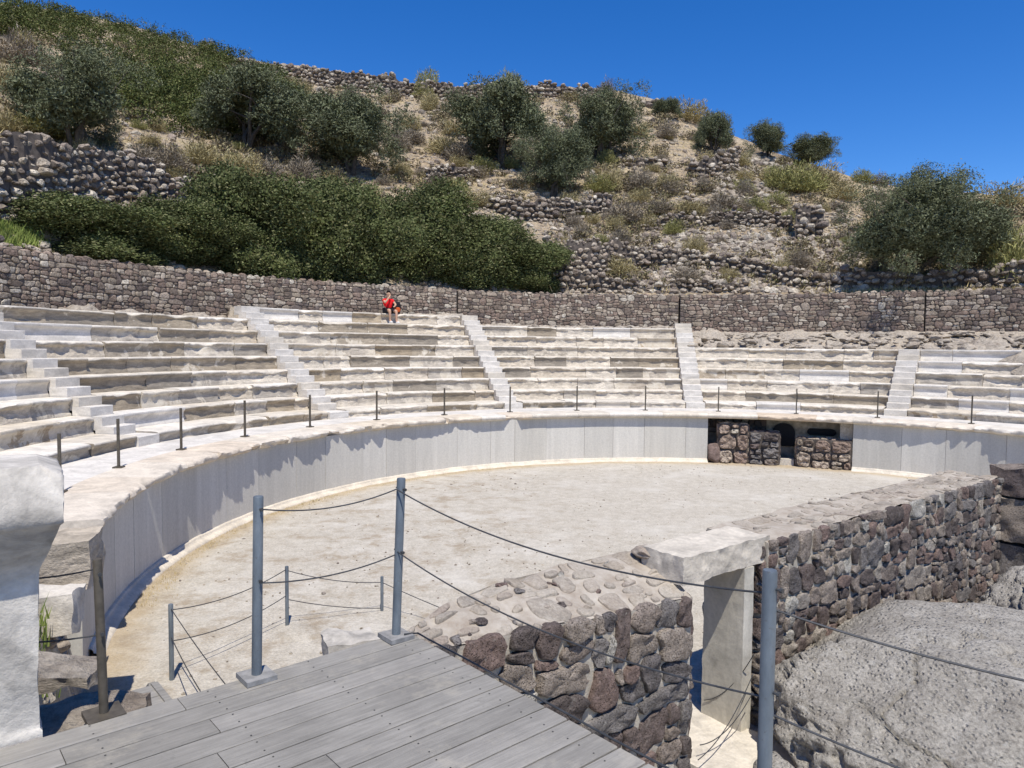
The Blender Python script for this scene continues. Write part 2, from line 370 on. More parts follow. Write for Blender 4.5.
# ------------------------------------------------------------------ terrain function
SKY = [(-700, -60), (-300, -35), (0, 9), (50, 17), (100, 25), (150, 37), (200, 54), (240, 64), (300, 73), (350, 80), (400, 86), (440, 90), (500, 92), (560, 93), (600, 95), (640, 101), (660, 108), (690, 122), (720, 136), (750, 150), (790, 163), (820, 171), (850, 181), (900, 193), (960, 197), (1024, 198), (1300, 215), (1700, 250)]
SKX = np.array([a for a, b in SKY], float); SKYY = np.array([b for a, b in SKY], float)
def hill(x, y):
    """height of the hillside behind the retaining wall"""
    x = np.asarray(x, float); y = np.asarray(y, float)
    az = np.arctan2(x, np.maximum(y, .01)); az = np.where(y <= .01, np.sign(x) * 1.57, az)
    px = 512 + F * np.tan(np.clip(az, -1.2, 1.2))
    ys = np.interp(px, SKX, SKYY) - ROLL * (px - 512)
    d = np.hypot(x, y); ux, uy = np.sin(az), np.cos(az)
    R = 20.75; b = -(ux * CX + uy * CY); c = CX ** 2 + CY ** 2 - R * R
    d0 = -b + np.sqrt(b * b - c)
    dr = np.interp(px, [-700, 0, 300, 600, 800, 1024, 1700], [70, 84, 82, 76, 62, 56, 50]) / np.cos(np.clip(az, -.8, .8)) 
    zr = H + (YH - ys) / F * dr * np.cos(az)
    z0 = 6.45
    t = (d - d0) / (dr - d0)
    g = np.where(t < 1, t * .93 + .07 * np.sin(np.clip(t, 0, 1) * math.pi / 2), 1.0)
    flat = sstep(0, .05, t)
    z = z0 + (zr - z0) * g * (.35 + .65 * flat) - np.maximum(t - 1, 0) * 7.0
    P = np.stack([x, y, x * 0], 1) if x.ndim == 1 else None
    if P is not None:
        nz = fbm(P, .14, 4, 3) * .55 * sstep(0.02, .2, t) * (1 - .7 * sstep(.85, 1.0, t))
        nz = nz + fbm(P, .9, 2, 9) * .12 * sstep(0.0, .1, t)
        z = z + nz
    # fade the hill out to the sides and behind
    fade = sstep(1.45, .95, np.abs(az)) * 1.0
    return z * fade + (2.0) * (1 - fade)
def hit(px, py):
    """where the sight lines of photo positions meet the hillside: real 3D points on the slope"""
    px = np.atleast_1d(np.asarray(px, float)); py = np.atleast_1d(np.asarray(py, float))
    dirs = np.array([tuple(ray(a, b)) for a, b in zip(px, py)])
    res = np.full((len(px), 3), np.nan); done = np.zeros(len(px), bool)
    ux = dirs[:, 0] / np.hypot(dirs[:, 0], dirs[:, 1]); uy = dirs[:, 1] / np.hypot(dirs[:, 0], dirs[:, 1])
    b = -(ux * CX + uy * CY); c = CX ** 2 + CY ** 2 - 20.8 ** 2
    s0 = (-b + np.sqrt(b * b - c)) / np.hypot(dirs[:, 0], dirs[:, 1])
    for k in range(900):
        s = s0 + k * .1
        P = dirs * s[:, None] + np.array([0, 0, H])
        below = (P[:, 2] <= hill(P[:, 0], P[:, 1])) & ~done
        res[below] = P[below]; done |= below
        if done.all(): break
    return res
print('terrain')
# hillside sheet: columns by bearing, rows by distance
naz, nd = 300, 150
azs = np.linspace(-1.50, 1.50, naz)
mb = MB(); V = []
for a in azs:
    ux, uy = math.sin(a), math.cos(a); R = 20.62
    b = -(ux * CX + uy * CY); d0 = -b + math.sqrt(b * b - (CX ** 2 + CY ** 2 - R * R))
    k = np.linspace(0, 1, nd); d = d0 + .02 + (k ** 1.35) * (150 - d0)
    V.append(np.stack([ux * d, uy * d, d * 0], 1))
V = np.concatenate(V); V[:, 2] = hill(V[:, 0], V[:, 1])
far = np.hypot(V[:, 0], V[:, 1]) > 149; V[far, 2] = np.minimum(V[far, 2], -6)
mb.grid(V, naz, nd)
tag(mb.build('hillside', M['soil'], smooth=True), 'dry stony hillside rising behind the theatre', None, None, 'structure')
# big ground sheet: gravel orchestra, walkway bed, seating slope, flat land to the horizon
def land(th, r):
    """ground height round the orchestra centre"""
    w = 1.0 if -113 < th < 100 else 0.0
    if r < 12.15: return 0.0
    if w: 
        if r < 13.06 and 7.0 < th < 30.9: return 0.0
        if r < 14.2: return ZP - .12
        if r < 19.6: return ZP - .12 + (r - 14.2) / (19.6 - 14.2) * 2.45
        if r < 21: return 4.3
        return -.5 - min(4, (r - 20) * .05)
    return -.02 - max(0, min(3, (r - 24) * .1))
radii = [0, 2, 4, 6, 7, 8, 9, 10, 11, 11.6, 12.1, 12.2, 13, 13.1, 14.15, 14.25, 15, 16, 17, 18, 19, 19.6, 20.9, 21.1, 26, 34, 50, 90, 170, 400, 1000, 3000]
ths = np.concatenate([np.linspace(-113.2, 6.6, 76), [6.9, 7.1, 15, 23, 30.8, 31.0], np.linspace(31.3, 100.2, 46), np.linspace(100.4, 246.6, 60)])
V = []
for th in ths:
    for r_ in radii:
        p_ = pol(th, r_, land(th, r_)); V.append(tuple(p_))
mb = MB(); mb.grid(V, len(ths), len(radii), closeu=True)
tag(mb.build('ground', M['gravel']), 'pale gravel ground of the orchestra', None, None, 'structure')
# fine gravel floor relief
mb = MB(); n = 150; xs = np.linspace(-7, 17.5, n); ys = np.linspace(4.5, 26, n)
X, Y = np.meshgrid(xs, ys, indexing='ij'); P = np.stack([X.ravel(), Y.ravel(), X.ravel() * 0], 1)
P[:, 2] = .012 + .012 * fbm(P, .6, 3, 5) + .006 * vnoise(P, 3.0, 2)
rr = np.hypot(P[:, 0] - CX, P[:, 1] - CY)
keep = (rr < 12.0).reshape(n, n)
Fc = [(i * n + j, (i + 1) * n + j, (i + 1) * n + j + 1, i * n + j + 1) for i in range(n - 1) for j in range(n - 1) if keep[i, j] and keep[i + 1, j] and keep[i, j + 1] and keep[i + 1, j + 1]]
mb.add(P + np.array([0, 0, .02]), Fc); tag(mb.build('orchestra_floor', M['gravel'], smooth=True), 'pale gravel orchestra floor inside the marble podium', None, None, 'structure')
# loose pebbles
mb = MB(); rg = np.random.default_rng(5)
for k in range(2600):
    th = rg.uniform(-180, 180); r_ = R0 * math.sqrt(rg.uniform(0, 1)) * .97
    p_ = pol(th, r_, .03)
    if p_.y < 5.5: continue
    add_rock(mb, tuple(p_), rg.uniform(.010, .03) * (1 if rg.random() < .97 else 1.8), rg, 0)
tag(mb.build('pebbles', M['scree']), 'loose pebbles scattered over the gravel floor', None, None, 'stuff')

# ------------------------------------------------------------------ masonry
def clip(poly, nx, ny, c):
    out = []
    for i in range(len(poly)):
        a, b = poly[i], poly[(i + 1) % len(poly)]
        da = a[0] * nx + a[1] * ny - c; db = b[0] * nx + b[1] * ny - c
        if da <= 0: out.append(a)
        if da * db < 0:
            t = da / (da - db); out.append((a[0] + t * (b[0] - a[0]), a[1] + t * (b[1] - a[1])))
    return out
def cells(L, Ht, w, h, rng, jit=.33):
    """irregular stone outlines on a rectangle, rows loosely coursed"""
    rows = max(1, round(Ht / h)); S = []
    for r_ in range(rows):
        x = -w * rng.uniform(.0, .5)
        while x < L + w:
            ww = w * rng.choice([.4, .65, .95, 1.3, 1.9])
            S.append((x + ww / 2, (r_ + .5 + rng.uniform(-jit, jit)) * Ht / rows)); x += ww
    S = np.array([q for q in S if 0 <= q[0] <= L and 0 <= q[1] <= Ht]); sc = np.array([1 / w, 1 / h * .8]); Q = S * sc
    out = []
    if len(S) < 2: return out
    for i, q in enumerate(Q):
        if not (-.001 <= S[i, 0] <= L and 0 <= S[i, 1] <= Ht): continue
        d = np.hypot(*(Q - q).T); nb = np.argsort(d)[1:15]
        poly = [(0, 0), (L * sc[0], 0), (L * sc[0], Ht * sc[1]), (0, Ht * sc[1])]
        for j in nb:
            nx, ny = Q[j] - q; mx, my = (Q[j] + q) / 2
            poly = clip(poly, nx, ny, nx * mx + ny * my)
            if len(poly) < 3: break
        if len(poly) < 3: continue
        out.append([(a / sc[0], b / sc[1]) for a, b in poly])
    return out
def blocks(L, Ht, w, h, rng, warp=.16, course=False):
    """roughly coursed blocks of mixed size: a rectangle split again and again, then warped"""
    out = []; sd = int(rng.integers(900))
    def split(x0, y0, x1, y1):
        a, b = (x1 - x0) / w, (y1 - y0) / h
        if a * b < math.exp(rng.normal(.10, .62)) and a < 2.6 and b < 2.1 or (a < .55 and b < .55):
            k = 4; P = [(x0 + (x1 - x0) * i / k, y0) for i in range(k)] + [(x1, y0 + (y1 - y0) * i / k) for i in range(k)] + [(x1 - (x1 - x0) * i / k, y1) for i in range(k)] + [(x0, y1 - (y1 - y0) * i / k) for i in range(k)]
            out.append(P); return
        t = rng.uniform(.32, .68)
        if course and b > 2.4: m_ = y0 + (y1 - y0) * t; split(x0, y0, x1, m_); split(x0, m_, x1, y1); return
        if a > b * rng.uniform(.7, 1.2): m_ = x0 + (x1 - x0) * t; split(x0, y0, m_, y1); split(m_, y0, x1, y1)
        else: m_ = y0 + (y1 - y0) * t; split(x0, y0, x1, m_); split(x0, m_, x1, y1)
    split(0, 0, L, Ht)
    A = np.array(out); f = A.reshape(-1, 2); G = np.c_[f / np.array([w, h]) * .8, np.full(len(f), sd * 1.3)]
    ex = np.clip(np.minimum(f[:, 0], L - f[:, 0]) / w, 0, 1); ey = np.clip(np.minimum(f[:, 1], Ht - f[:, 1]) / h, 0, 1)
    f2 = f.copy(); f2[:, 0] += fbm(G, 1, 2, sd) * w * warp * ex; f2[:, 1] += fbm(G + 50, 1, 2, sd) * h * warp * 1.4 * ey
    return [[tuple(q) for q in p_] for p_ in f2.reshape(A.shape)]
def stone(mb, poly, fmap, rng, gap, depth, lod, m):
    P = np.array(poly); c = P.mean(0)
    # inset
    e = np.roll(P, -1, 0) - P; size = np.sqrt(abs(np.sum(P[:, 0] * np.roll(P[:, 1], -1) - P[:, 1] * np.roll(P[:, 0], -1))) / 2)
    if size < gap * 2.2: return
    k = max(.5, 1 - gap / (size * .5))
    P = c + (P - c) * k
    # round corners
    cr_ = .91 if lod >= 2 else .82
    if len(P) >= 16:                     # knock the corners off a block
        P = P.copy()
        for q in (0, 4, 8, 12): P[q] = P[q] + (c - P[q]) * rng.uniform(.06, .30)
    for _ in range(1 if lod < 2 else 2):
        N = np.roll(P, -1, 0); P = np.stack([P * cr_ + N * (1 - cr_), P * (1 - cr_) + N * cr_], 1).reshape(-1, 2)
    # drop near duplicates
    keep = [0]
    for i in range(1, len(P)):
        if np.hypot(*(P[i] - P[keep[-1]])) > size * .05: keep.append(i)
    P = P[keep]
    if lod >= 2:
        Q = []
        for i in range(len(P)):
            a, b = P[i], P[(i + 1) % len(P)]; n = max(1, int(np.hypot(*(b - a)) / (size * .11)))
            for t in range(n): Q.append(a + (b - a) * t / n)
        P = np.array(Q)
    n = len(P); D = depth * rng.uniform(.6, 1.25); tx, ty = rng.normal(0, .07, 2)
    rings = [(1.0, -.6), (1.0, .35), (.9, .8), (.55, 1.0)] if lod < 2 else [(1.0, -.6), (1.0, .2), (.99, .55), (.955, .85), (.86, .97), (.62, 1.0), (.32, 1.0)]
    V = []; sd = int(rng.integers(1000))
    for s, dd in rings:
        for q in P:
            o = (q - c) * s; V.append((c[0] + o[0], c[1] + o[1], D * dd + (o[0] * tx + o[1] * ty) * (dd > .3)))
    V.append((c[0], c[1], D * 1.0))
    V = np.array(V); W = np.array([tuple(fmap(*v)) for v in V])
    if lod >= 1:
        amp = depth * (.5 if lod >= 2 else .22)
        nv = fbm(W + sd * 1.7, (9 if lod >= 2 else 5), 4 if lod >= 2 else 2, sd)
        wgt = np.repeat([0, .4] + [1] * (len(rings) - 2), n); wgt = np.append(wgt, 1)
        V2 = V.copy(); V2[:, 2] += nv * amp * wgt
        nu = fbm(W + 31 + sd, 9, 3, sd + 1); V2[:, :2] += (V[:, :2] - c) * (nu * (.13 if lod >= 2 else .09))[:, None] * np.append(np.repeat([1.0] * len(rings), n), 0)[:, None]
        W = np.array([tuple(fmap(*v)) for v in V2])
    Fc = []
    for r_ in range(len(rings) - 1):
        for i in range(n):
            j = (i + 1) % n; Fc.append((r_ * n + i, r_ * n + j, (r_ + 1) * n + j, (r_ + 1) * n + i))
    t = (len(rings) - 1) * n
    for i in range(n): Fc.append((t + i, t + (i + 1) % n, len(V) - 1))
    mb.add(W, Fc, m)
def masonry(mb, fmap, L, Ht, w, h, rng, gap=.02, depth=.05, lod=1, mb_m=0, st_m=1, jit=.45, back=True, bl=.4, skip=0, over=0):
    for p in (blocks(L, Ht + over, w, h, rng, .3 if jit > .6 else .18, jit > .6) if jit > .4 else cells(L, Ht, w, h, rng, jit)):
        if skip and rng.random() < skip: continue
        stone(mb, p, fmap, rng, gap, depth, lod, st_m)
    if back:
        nu, nv = max(2, int(L / bl) + 1), max(2, int(Ht / bl) + 1)
        V = [tuple(fmap(L * i / (nu - 1), Ht * j / (nv - 1), 0)) for i in range(nu) for j in range(nv)]
        mb.grid(V, nu, nv, mb_m)

print('retaining walls')
RET = [(-112, -23.2, 20.20, 6.62, 'long curved volcanic stone retaining wall behind the left seat rows', 'leftmost'),
       (-23.0, 6.62, 20.27, 6.56, 'curved stone retaining wall under the bush end and terraces, behind the middle rows', ''),
       (6.78, 35.62, 20.15, 6.56, 'dark stone retaining wall above bare bedrock between two narrow vertical joints', ''),
       (35.74, 75, 20.15, 6.52, 'stone retaining wall on the far right below the lone olive tree', '')]
for i, (t0, t1, R, zt, lab, _) in enumerate(RET):
    rg = np.random.default_rng(40 + i); L = rad(t1 - t0) * R; z0 = 4.66; mb = MB()
    def fm(u, v, d, t0=t0, R=R, z0=z0): return pol(t0 + math.degrees(u / R), R - d, z0 + v)
    masonry(mb, fm, L, zt - z0, .30, .16, rg, .010, .035, 1, 0, 1, .7)
    # top: irregular capping stones, back and ends
    nn = int(L / .5) + 1
    V = []
    for k in range(nn):
        th = t0 + (t1 - t0) * k / (nn - 1)
        V += [tuple(pol(th, R, zt)), tuple(pol(th, R + .5, zt)), tuple(pol(th, R + .5, z0))]
    mb.grid(V, nn, 3, 0)
    for th in (t0, t1): mb.add([tuple(pol(th, R, z0)), tuple(pol(th, R, zt)), tuple(pol(th, R + .5, zt)), tuple(pol(th, R + .5, z0))], [(0, 1, 2, 3)], 0)
    th = t0
    while th < t1 - .5:
        s = rg.uniform(.10, .2); add_rock(mb, tuple(pol(th + .3, R + .17, zt + .0)), s, rg, 1, .55, 1); th += math.degrees(s * 1.9 / R)
    mid = pol((t0 + t1) / 2, R, z0)
    tag(mb.build('stone_wall', [M['joint'], M['volcanic_far']], None, tuple(mid)), lab, 'wall', 'stone retaining walls round the theatre')

# ------------------------------------------------------------------ seats
print('seats')
AIS = [-80.3, -51.6, -22.9, 6.65, 35.15]
STH = 0.37                                   # half width of a stairway
def seat_block(t0, t1, R, T, Ht, kind, rng, name='seat_block', parent=None, origin=None, depth=.66):
    L = rad(t1 - t0) * R; n = max(3, int(L / .085))
    lip = .075
    # profile from back of the top to the front to the bottom: (radial, z, material 0 top 1 front)
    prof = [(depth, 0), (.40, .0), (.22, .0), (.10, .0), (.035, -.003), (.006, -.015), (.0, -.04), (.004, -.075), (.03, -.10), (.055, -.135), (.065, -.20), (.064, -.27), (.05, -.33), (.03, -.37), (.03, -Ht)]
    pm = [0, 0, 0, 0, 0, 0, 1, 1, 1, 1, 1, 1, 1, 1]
    PR = np.array(prof); m = len(prof); V = []
    sd = int(rng.integers(500)); off = rng.uniform(-.015, .02); dz = rng.uniform(-.012, .012)
    if kind == 'broken': rough, chip = .075, .10
    elif kind == 'new': rough, chip = .003, .0
    else: rough, chip = .016, .05
    for i in range(n + 1):
        th = t0 + (t1 - t0) * i / n
        for (a, b) in prof: V.append(tuple(pol(th, R + a + off, T + b + dz)))
    V = np.array(V)
    fr = np.tile(np.array([0, .05, .2, .5, .9, 1, 1, 1, 1, .9, .8, .7, .6, .3, 0]), n + 1)
    nz = fbm(V + sd, 3.2, 4, sd); nz2 = fbm(V + sd * 2, 1.6, 3, sd + 3)
    if kind == 'broken':
        push = (np.maximum(nz2 + .25, 0) * chip + np.abs(nz) * rough) * fr
    else:
        push = np.maximum(nz2 - .25, 0) * chip * 3.2 * fr + nz * rough * fr
    rv = V[:, :2] - np.array([CX, CY]); rv /= np.linalg.norm(rv, axis=1)[:, None]
    V[:, :2] += rv * push[:, None]
    dzs = np.where(np.tile(np.arange(m) < 9, n + 1), 1, 0)
    V[:, 2] -= (push * .55 * dzs) - nz * .006 * dzs * (kind != 'new')
    mb = MB(); Fc = []
    o = 0
    mb.add(V, [], 0)
    for i in range(n):
        for j in range(m - 1):
            a = i * m + j; mb.f.append((a, a + 1, a + m + 1, a + m)); mb.m.append(pm[j])
    mb.f.append(tuple(range(m))); mb.m.append(1); mb.f.append(tuple(n * m + j for j in reversed(range(m)))); mb.m.append(1)
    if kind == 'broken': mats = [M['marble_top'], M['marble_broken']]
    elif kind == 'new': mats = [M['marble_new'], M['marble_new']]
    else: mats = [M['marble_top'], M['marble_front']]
    return mb.build(name, mats, parent, origin, autosmooth=40)
ORD = ['first', 'second', 'third', 'fourth', 'fifth', 'sixth', 'seventh', 'eighth', 'ninth', 'tenth', 'eleventh', 'twelfth', 'thirteenth', 'fourteenth']
UP = ['lowest', 'second', 'third', 'fourth', 'fifth', 'sixth', 'seventh', 'eighth', 'ninth']
WEDGE = [(-110, AIS[0], 7, 'left of the first stairway'), (AIS[0], AIS[1], 8, 'between the first and second stairways'), (AIS[1], AIS[2], 9, 'between the second and third stairways'),
         (AIS[2], AIS[3], 8, 'between the third and fourth stairways'), (AIS[3], AIS[4], 6, 'between the fourth and fifth stairways'), (AIS[4], 72, 6, 'right of the fifth stairway')]
PB = [.08, .10, .34, .46, .28, .34]; PN = [.05, .10, .05, .06, .22, .28]
for w, (ta, tb, nr, wl) in enumerate(WEDGE):
    for k in range(nr):
        R = R0 + RA + k * RD - (.42 if k == 0 else 0); T = ZP + RB + k * RH + (.05 if k == 0 else 0); Ht = RB + .19 if k == 0 else RH + .1
        a0 = ta if w == 0 else ta + math.degrees(STH / R); a1 = tb if w == 5 else tb - math.degrees(STH / R)
        rg = np.random.default_rng(1000 + w * 50 + k)
        org = tuple(pol((a0 + a1) / 2, R, T - Ht))
        up = 'lowest' if k == 0 else ('topmost' if k == nr - 1 else UP[k] + ' lowest')
        e = thing('seat_row', org, f'marble seat row, {up} in the wedge {wl}', 'seat row', 'curved marble seat rows of the theatre')
        t = a0
        while t < a1 - .01:
            ln = rg.uniform(1.0, 2.5); t2 = t + math.degrees(ln / R)
            if a1 - t2 < math.degrees(.5 / R): t2 = a1
            x = rg.random(); pb = PB[w] + (.25 if (w == 2 and k > 5) else 0)
            kind = 'broken' if x < pb else ('new' if x < pb + PN[w] else 'old')
            gp = math.degrees(.006 / R)
            if w == 5 and k == 5 and t > a0 + 7: t = t2; continue
            seat_block(t + gp, t2 - gp, R, T, Ht, kind, rg, 'seat_block', e, org, 1.1 if k == 0 else .66)
            t = t2
# stairways
for i, th in enumerate(AIS):
    nr = [8, 9, 9, 8.5, 6][i]
    top = ZP + RB + (nr - 1) * RH
    R = R0 + RA - .12; org = tuple(pol(th, R, ZP))
    e = thing('stairway', org, f'white marble stairway, {ORD[i]} from the left, climbing between seat rows', 'stairway', 'marble stairways between the seating wedges')
    ns = int(round((top - ZP) / .2128)); run = RD / 2
    rg = np.random.default_rng(77 + i)
    for s in range(ns):
        z1 = ZP + (s + 1) * .2128; r1 = R + s * run - (.32 if s == 0 else 0); da = math.degrees((STH - .012) / (r1 + .2))
        mb = MB(); V = []
        jz = rg.uniform(-.006, .006)
        for a in np.linspace(-1, 1, 6):
            for (q, zz) in ((0.0, z1 - .30), (0.0, z1 - .012), (.012, z1), (.45 + (.32 if s == 0 else 0), z1), (.45 + (.32 if s == 0 else 0), z1 - .30)):
                V.append(tuple(pol(th + a * da, r1 + q, zz + jz)))
        mb.grid(V, 6, 5, 0, closev=True)
        for kk in (0, 5): mb.f.append(tuple(kk * 5 + j for j in range(5))); mb.m.append(0)
        mb.build('step', M['marble_new'], e, org)

# ------------------------------------------------------------------ bedrock ledge above the right-hand rows and rubble above the middle
def ledge(t0, t1, name, lab, f, seed, mat):
    nu, nv = int((t1 - t0) * 3.5), 22; V = []
    for i in range(nu):
        th = t0 + (t1 - t0) * i / (nu - 1)
        for j in range(nv):
            r_, z = f(th, j / (nv - 1)); V.append(tuple(pol(th, r_, z)))
    V = np.array(V); q = np.tile(np.linspace(0, 1, nv), nu); wgt = np.sin(q * math.pi) ** .5
    st = fbm(V, .55, 4, seed); st2 = vnoise(V * np.array([1, 1, 4]), .9, seed + 3)
    V[:, 2] += (np.round(st * 3) / 3 * .26 + st * .12 + fbm(V, 2.2, 3, seed + 1) * .10 + np.round(st2 * 2.5) / 2.5 * .12) * wgt
    mb = MB(); mb.grid(V, nu, nv); return tag(mb.build(name, mat, smooth=True), lab, None, None, 'structure')
zt6 = ZP + RB + 5 * RH
ledge(6.95, 75, 'bedrock', 'pale bare bedrock ledge under the right retaining walls', lambda th, t: (17.35 - .15 + t * 2.95 - (1.0 * min(1, max(0, (th - 44) / 4)) * (1 - t)), zt6 - .05 - .5 * (1 - min(1, t * 6)) - (.4 * min(1, max(0, (th - 44) / 4))) * (1 - t) + t * .80), 21, M['bedrock'])
ledge(-113, 6.5, 'terrace_ground', 'dusty pale ground strip at the foot of the curved retaining wall', lambda th, t: (lambda r0, z0: (r0 + t * (20.3 - r0), z0 + t * .08))(*((18.25, 4.45) if th < AIS[0] else (18.83, 4.90) if (th < AIS[1] or th > AIS[2]) else (19.42, 5.33))), 8, M['bedrock'])

rg = np.random.default_rng(88); mb = MB()
for k in range(520):
    th = rg.uniform(7.2, 62); t = rg.random(); r_ = 17.45 + 2.5 * t
    if 33.9 < th < 36.4 and t < .12: continue
    sz = .07 * (.42 / .07) ** (rg.random() ** 2.4)
    add_rock(mb, tuple(pol(th, r_, zt6 - .03 + .80 * (.1 + .85 * t) - sz * .1)), sz, rg, 2, .42)
for k in range(200):
    th = rg.uniform(-22, 6); r_ = rg.uniform(18.85, 20.0); sz = rg.uniform(.06, .26)
    add_rock(mb, tuple(pol(th, r_, 4.97)), sz, rg, 2, .42)
tag(mb.build('rubble', M['bedrock'], None, None, autosmooth=40), 'flat broken rock and rubble on the ledge above the top rows', None, None, 'stuff')
# ------------------------------------------------------------------ podium
print('podium')
OP0, OP1 = 7.5, 30.4
org = tuple(pol(-12, R0, 0))
pod = thing('podium_wall', org, 'curved grey white marble podium wall around the orchestra with chipped coping', 'podium wall')
rg = np.random.default_rng(3)
def panels(t0, t1):
    t = t0
    while t < t1 - .01:
        ln = rg.uniform(.9, 1.7); t2 = t + math.degrees(ln / R0)
        if t1 - t2 < math.degrees(.5 / R0): t2 = t1
        g = math.degrees(.004 / R0); mb = MB(); n = 8; V = []; jr = rg.uniform(-.006, .006)
        for i in range(n + 1):
            th = t + g + (t2 - t - 2 * g) * i / n
            for r_, z in ((R0 + .30, ZP - .18), (R0 + jr, ZP - .18), (R0 + jr, .0), (R0 + .30, .0)): V.append(tuple(pol(th, r_, z)))
        mb.grid(V, n + 1, 4, 0)
        for kk in (0, n): mb.f.append(tuple(kk * 4 + j for j in range(4))); mb.m.append(0)
        mb.build('wall_panel', M['panel'], pod, org); t = t2
panels(-117, OP0); panels(OP1, 72)
# base moulding
def moulding(t0, t1):
    n = int((t1 - t0) * 1.5); V = []
    pr_ = [(0.03, .16), (-.03, .155), (-.055, .13), (-.06, .10), (-.12, .085), (-.17, .06), (-.20, .03), (-.21, -.02)]
    for i in range(n + 1):
        th = t0 + (t1 - t0) * i / n
        for a, z in pr_: V.append(tuple(pol(th, R0 + a, z)))
    V = np.array(V); V[:, 2] += fbm(V, 2.5, 3, 4) * .008
    mb = MB(); mb.grid(V, n + 1, len(pr_)); mb.build('base_moulding', M['marble_top'], pod, org, smooth=True)
moulding(-114, OP0); moulding(OP1, 72)
def coping(t0, t1, chip, rg):
    n = max(4, int(rad(t1 - t0) * R0 / .06)); g = math.degrees(.003 / R0)
    prof = [(.85, -.0), (.45, 0), (.15, 0), (-.12, -.004), (-.18, -.02), (-.20, -.05), (-.20, -.10), (-.17, -.14), (-.12, -.17), (.2, -.185)]
    m = len(prof); V = []; sd = int(rg.integers(900))
    for i in range(n + 1):
        th = t0 + g + (t1 - t0 - 2 * g) * i / n
        for a, b in prof: V.append(tuple(pol(th, R0 + a, ZP + b)))
    V = np.array(V); fr = np.tile(np.array([0, 0, .1, .8, 1, 1, 1, 1, .8, 0]), n + 1)
    nz = fbm(V + sd, 1.9, 3, sd); n2 = fbm(V + sd, 6, 4, sd + 1)
    if chip: push = (np.maximum(nz * .9 + .12, 0) * chip * 1.3 + n2 * .035) * fr
    else: push = n2 * .002 * fr
    rv = V[:, :2] - np.array([CX, CY]); rv /= np.linalg.norm(rv, axis=1)[:, None]
    V[:, :2] += rv * push[:, None]; V[:, 2] -= np.maximum(push, 0) * .35 * np.tile(np.array([0, 0, 0, 1, 1, 1, 0, 0, 0, 0]), n + 1)
    mb = MB(); mb.grid(V, n + 1, m)
    for kk in (0, n): mb.f.append(tuple(kk * m + j for j in range(m))); mb.m.append(0)
    mb.build('coping_block', M['coping'] if chip else M['marble_top'], pod, org, autosmooth=45)
t = -113.0
smooth_at = [(-33.5, -29), (-24, 15.6), (30.4, 33.0)]
cuts = [-113]
while cuts[-1] < 72: cuts.append(cuts[-1] + math.degrees(rg.uniform(1.0, 2.0) / R0))
for s0, s1 in smooth_at: cuts = [c_ for c_ in cuts if not (s0 - 2 < c_ < s0 + 2 or s1 - 2 < c_ < s1 + 2)] + [s0, s1]
cuts = sorted(c_ for c_ in cuts if c_ <= 72) + [74]
for a, b in zip(cuts[:-1], cuts[1:]):
    mid = (a + b) / 2; sm = any(s0 <= mid <= s1 for s0, s1 in smooth_at)
    coping(a, b, 0 if sm else rg.choice([.10, .16, .22]), rg)
# walkway behind the coping
n = 160; V = []
for i in range(n):
    th = -113 + 187 * i / (n - 1)
    for r_, z in ((R0 + .80, -.19), (R0 + .852, -.006), (R0 + 1.6, .004), (R0 + 2.0, .0), (R0 + RA + .25, .0)): V.append(tuple(pol(th, r_, ZP + z)))
V = np.array(V); V[:, 2] += fbm(V, .8, 3, 6) * .008
mb = MB(); mb.grid(V, n, 5); tag(mb.build('walkway', M['marble_new'], smooth=False), 'pale marble walkway between the podium and the lowest seats', None, None, 'structure')

# chamber in the podium: back wall, sides, stone piers, openings
def cmap(t0, R, z0): return lambda u, v, d: pol(t0 + math.degrees(u / R), R - d, z0 + v)
ch = thing('chamber', tuple(pol(19, R0 + .6, 0)), 'dark recess in the podium wall with a small arched opening and a slot', 'chamber')
co = ch.location.copy()
mb = MB(); V = []
nn = 24
for i in range(nn):
    th = OP0 - .6 + (OP1 - OP0 + 1.2) * i / (nn - 1)
    for r_, z in ((R0 + 1.0, -.05), (R0 + 1.0, ZP - .19), (R0 + .22, ZP - .19)): V.append(tuple(pol(th, r_, z)))
mb.grid(V, nn, 3)
for th in (OP0, OP1): mb.add([tuple(pol(th, R0 + .29, 0)), tuple(pol(th, R0 + .29, ZP - .19)), tuple(pol(th, R0 + 1.02, ZP - .19)), tuple(pol(th, R0 + 1.02, 0))], [(0, 1, 2, 3)])
mb.build('back_wall', M['plaster'], ch, co)
mb = MB(); masonry(mb, cmap(OP0 + .2, R0 + .93, 1.0), rad(10.3) * R0, ZP - .22 - 1.0, .32, .22, np.random.default_rng(8), .02, .08, 1, 0, 1)
mb.build('stone_lining', [M['joint'], M['volcanic']], ch, co)
def rounded(t0, t1, z0, z1, R, name, mat, arch):
    mb = MB(); pts = []
    w = rad(t1 - t0) * R; h = z1 - z0; r_ = min(w, h) * (.45 if arch else .5)
    for cx_, cz, a0 in ((w - r_, h - r_, 0), (r_, h - r_, 90)):
        for a in range(0, 91, 15): pts.append((cx_ + r_ * math.cos(rad(a0 + a)), cz + r_ * math.sin(rad(a0 + a))))
    if arch: pts += [(0, 0), (w, 0)]
    else:
        for cx_, cz, a0 in ((r_, r_, 180), (w - r_, r_, 270)):
            for a in range(0, 91, 15): pts.append((cx_ + r_ * math.cos(rad(a0 + a)), cz + r_ * math.sin(rad(a0 + a))))
    k = len(pts)
    V = [tuple(pol(t0 + math.degrees(u / R), R - d, z0 + v)) for d in (0, .06) for u, v in pts]
    mb.add(V, [tuple(range(k, 2 * k))] + [(i, (i + 1) % k, k + (i + 1) % k, k + i) for i in range(k)]); mb.build(name, mat, ch, co)
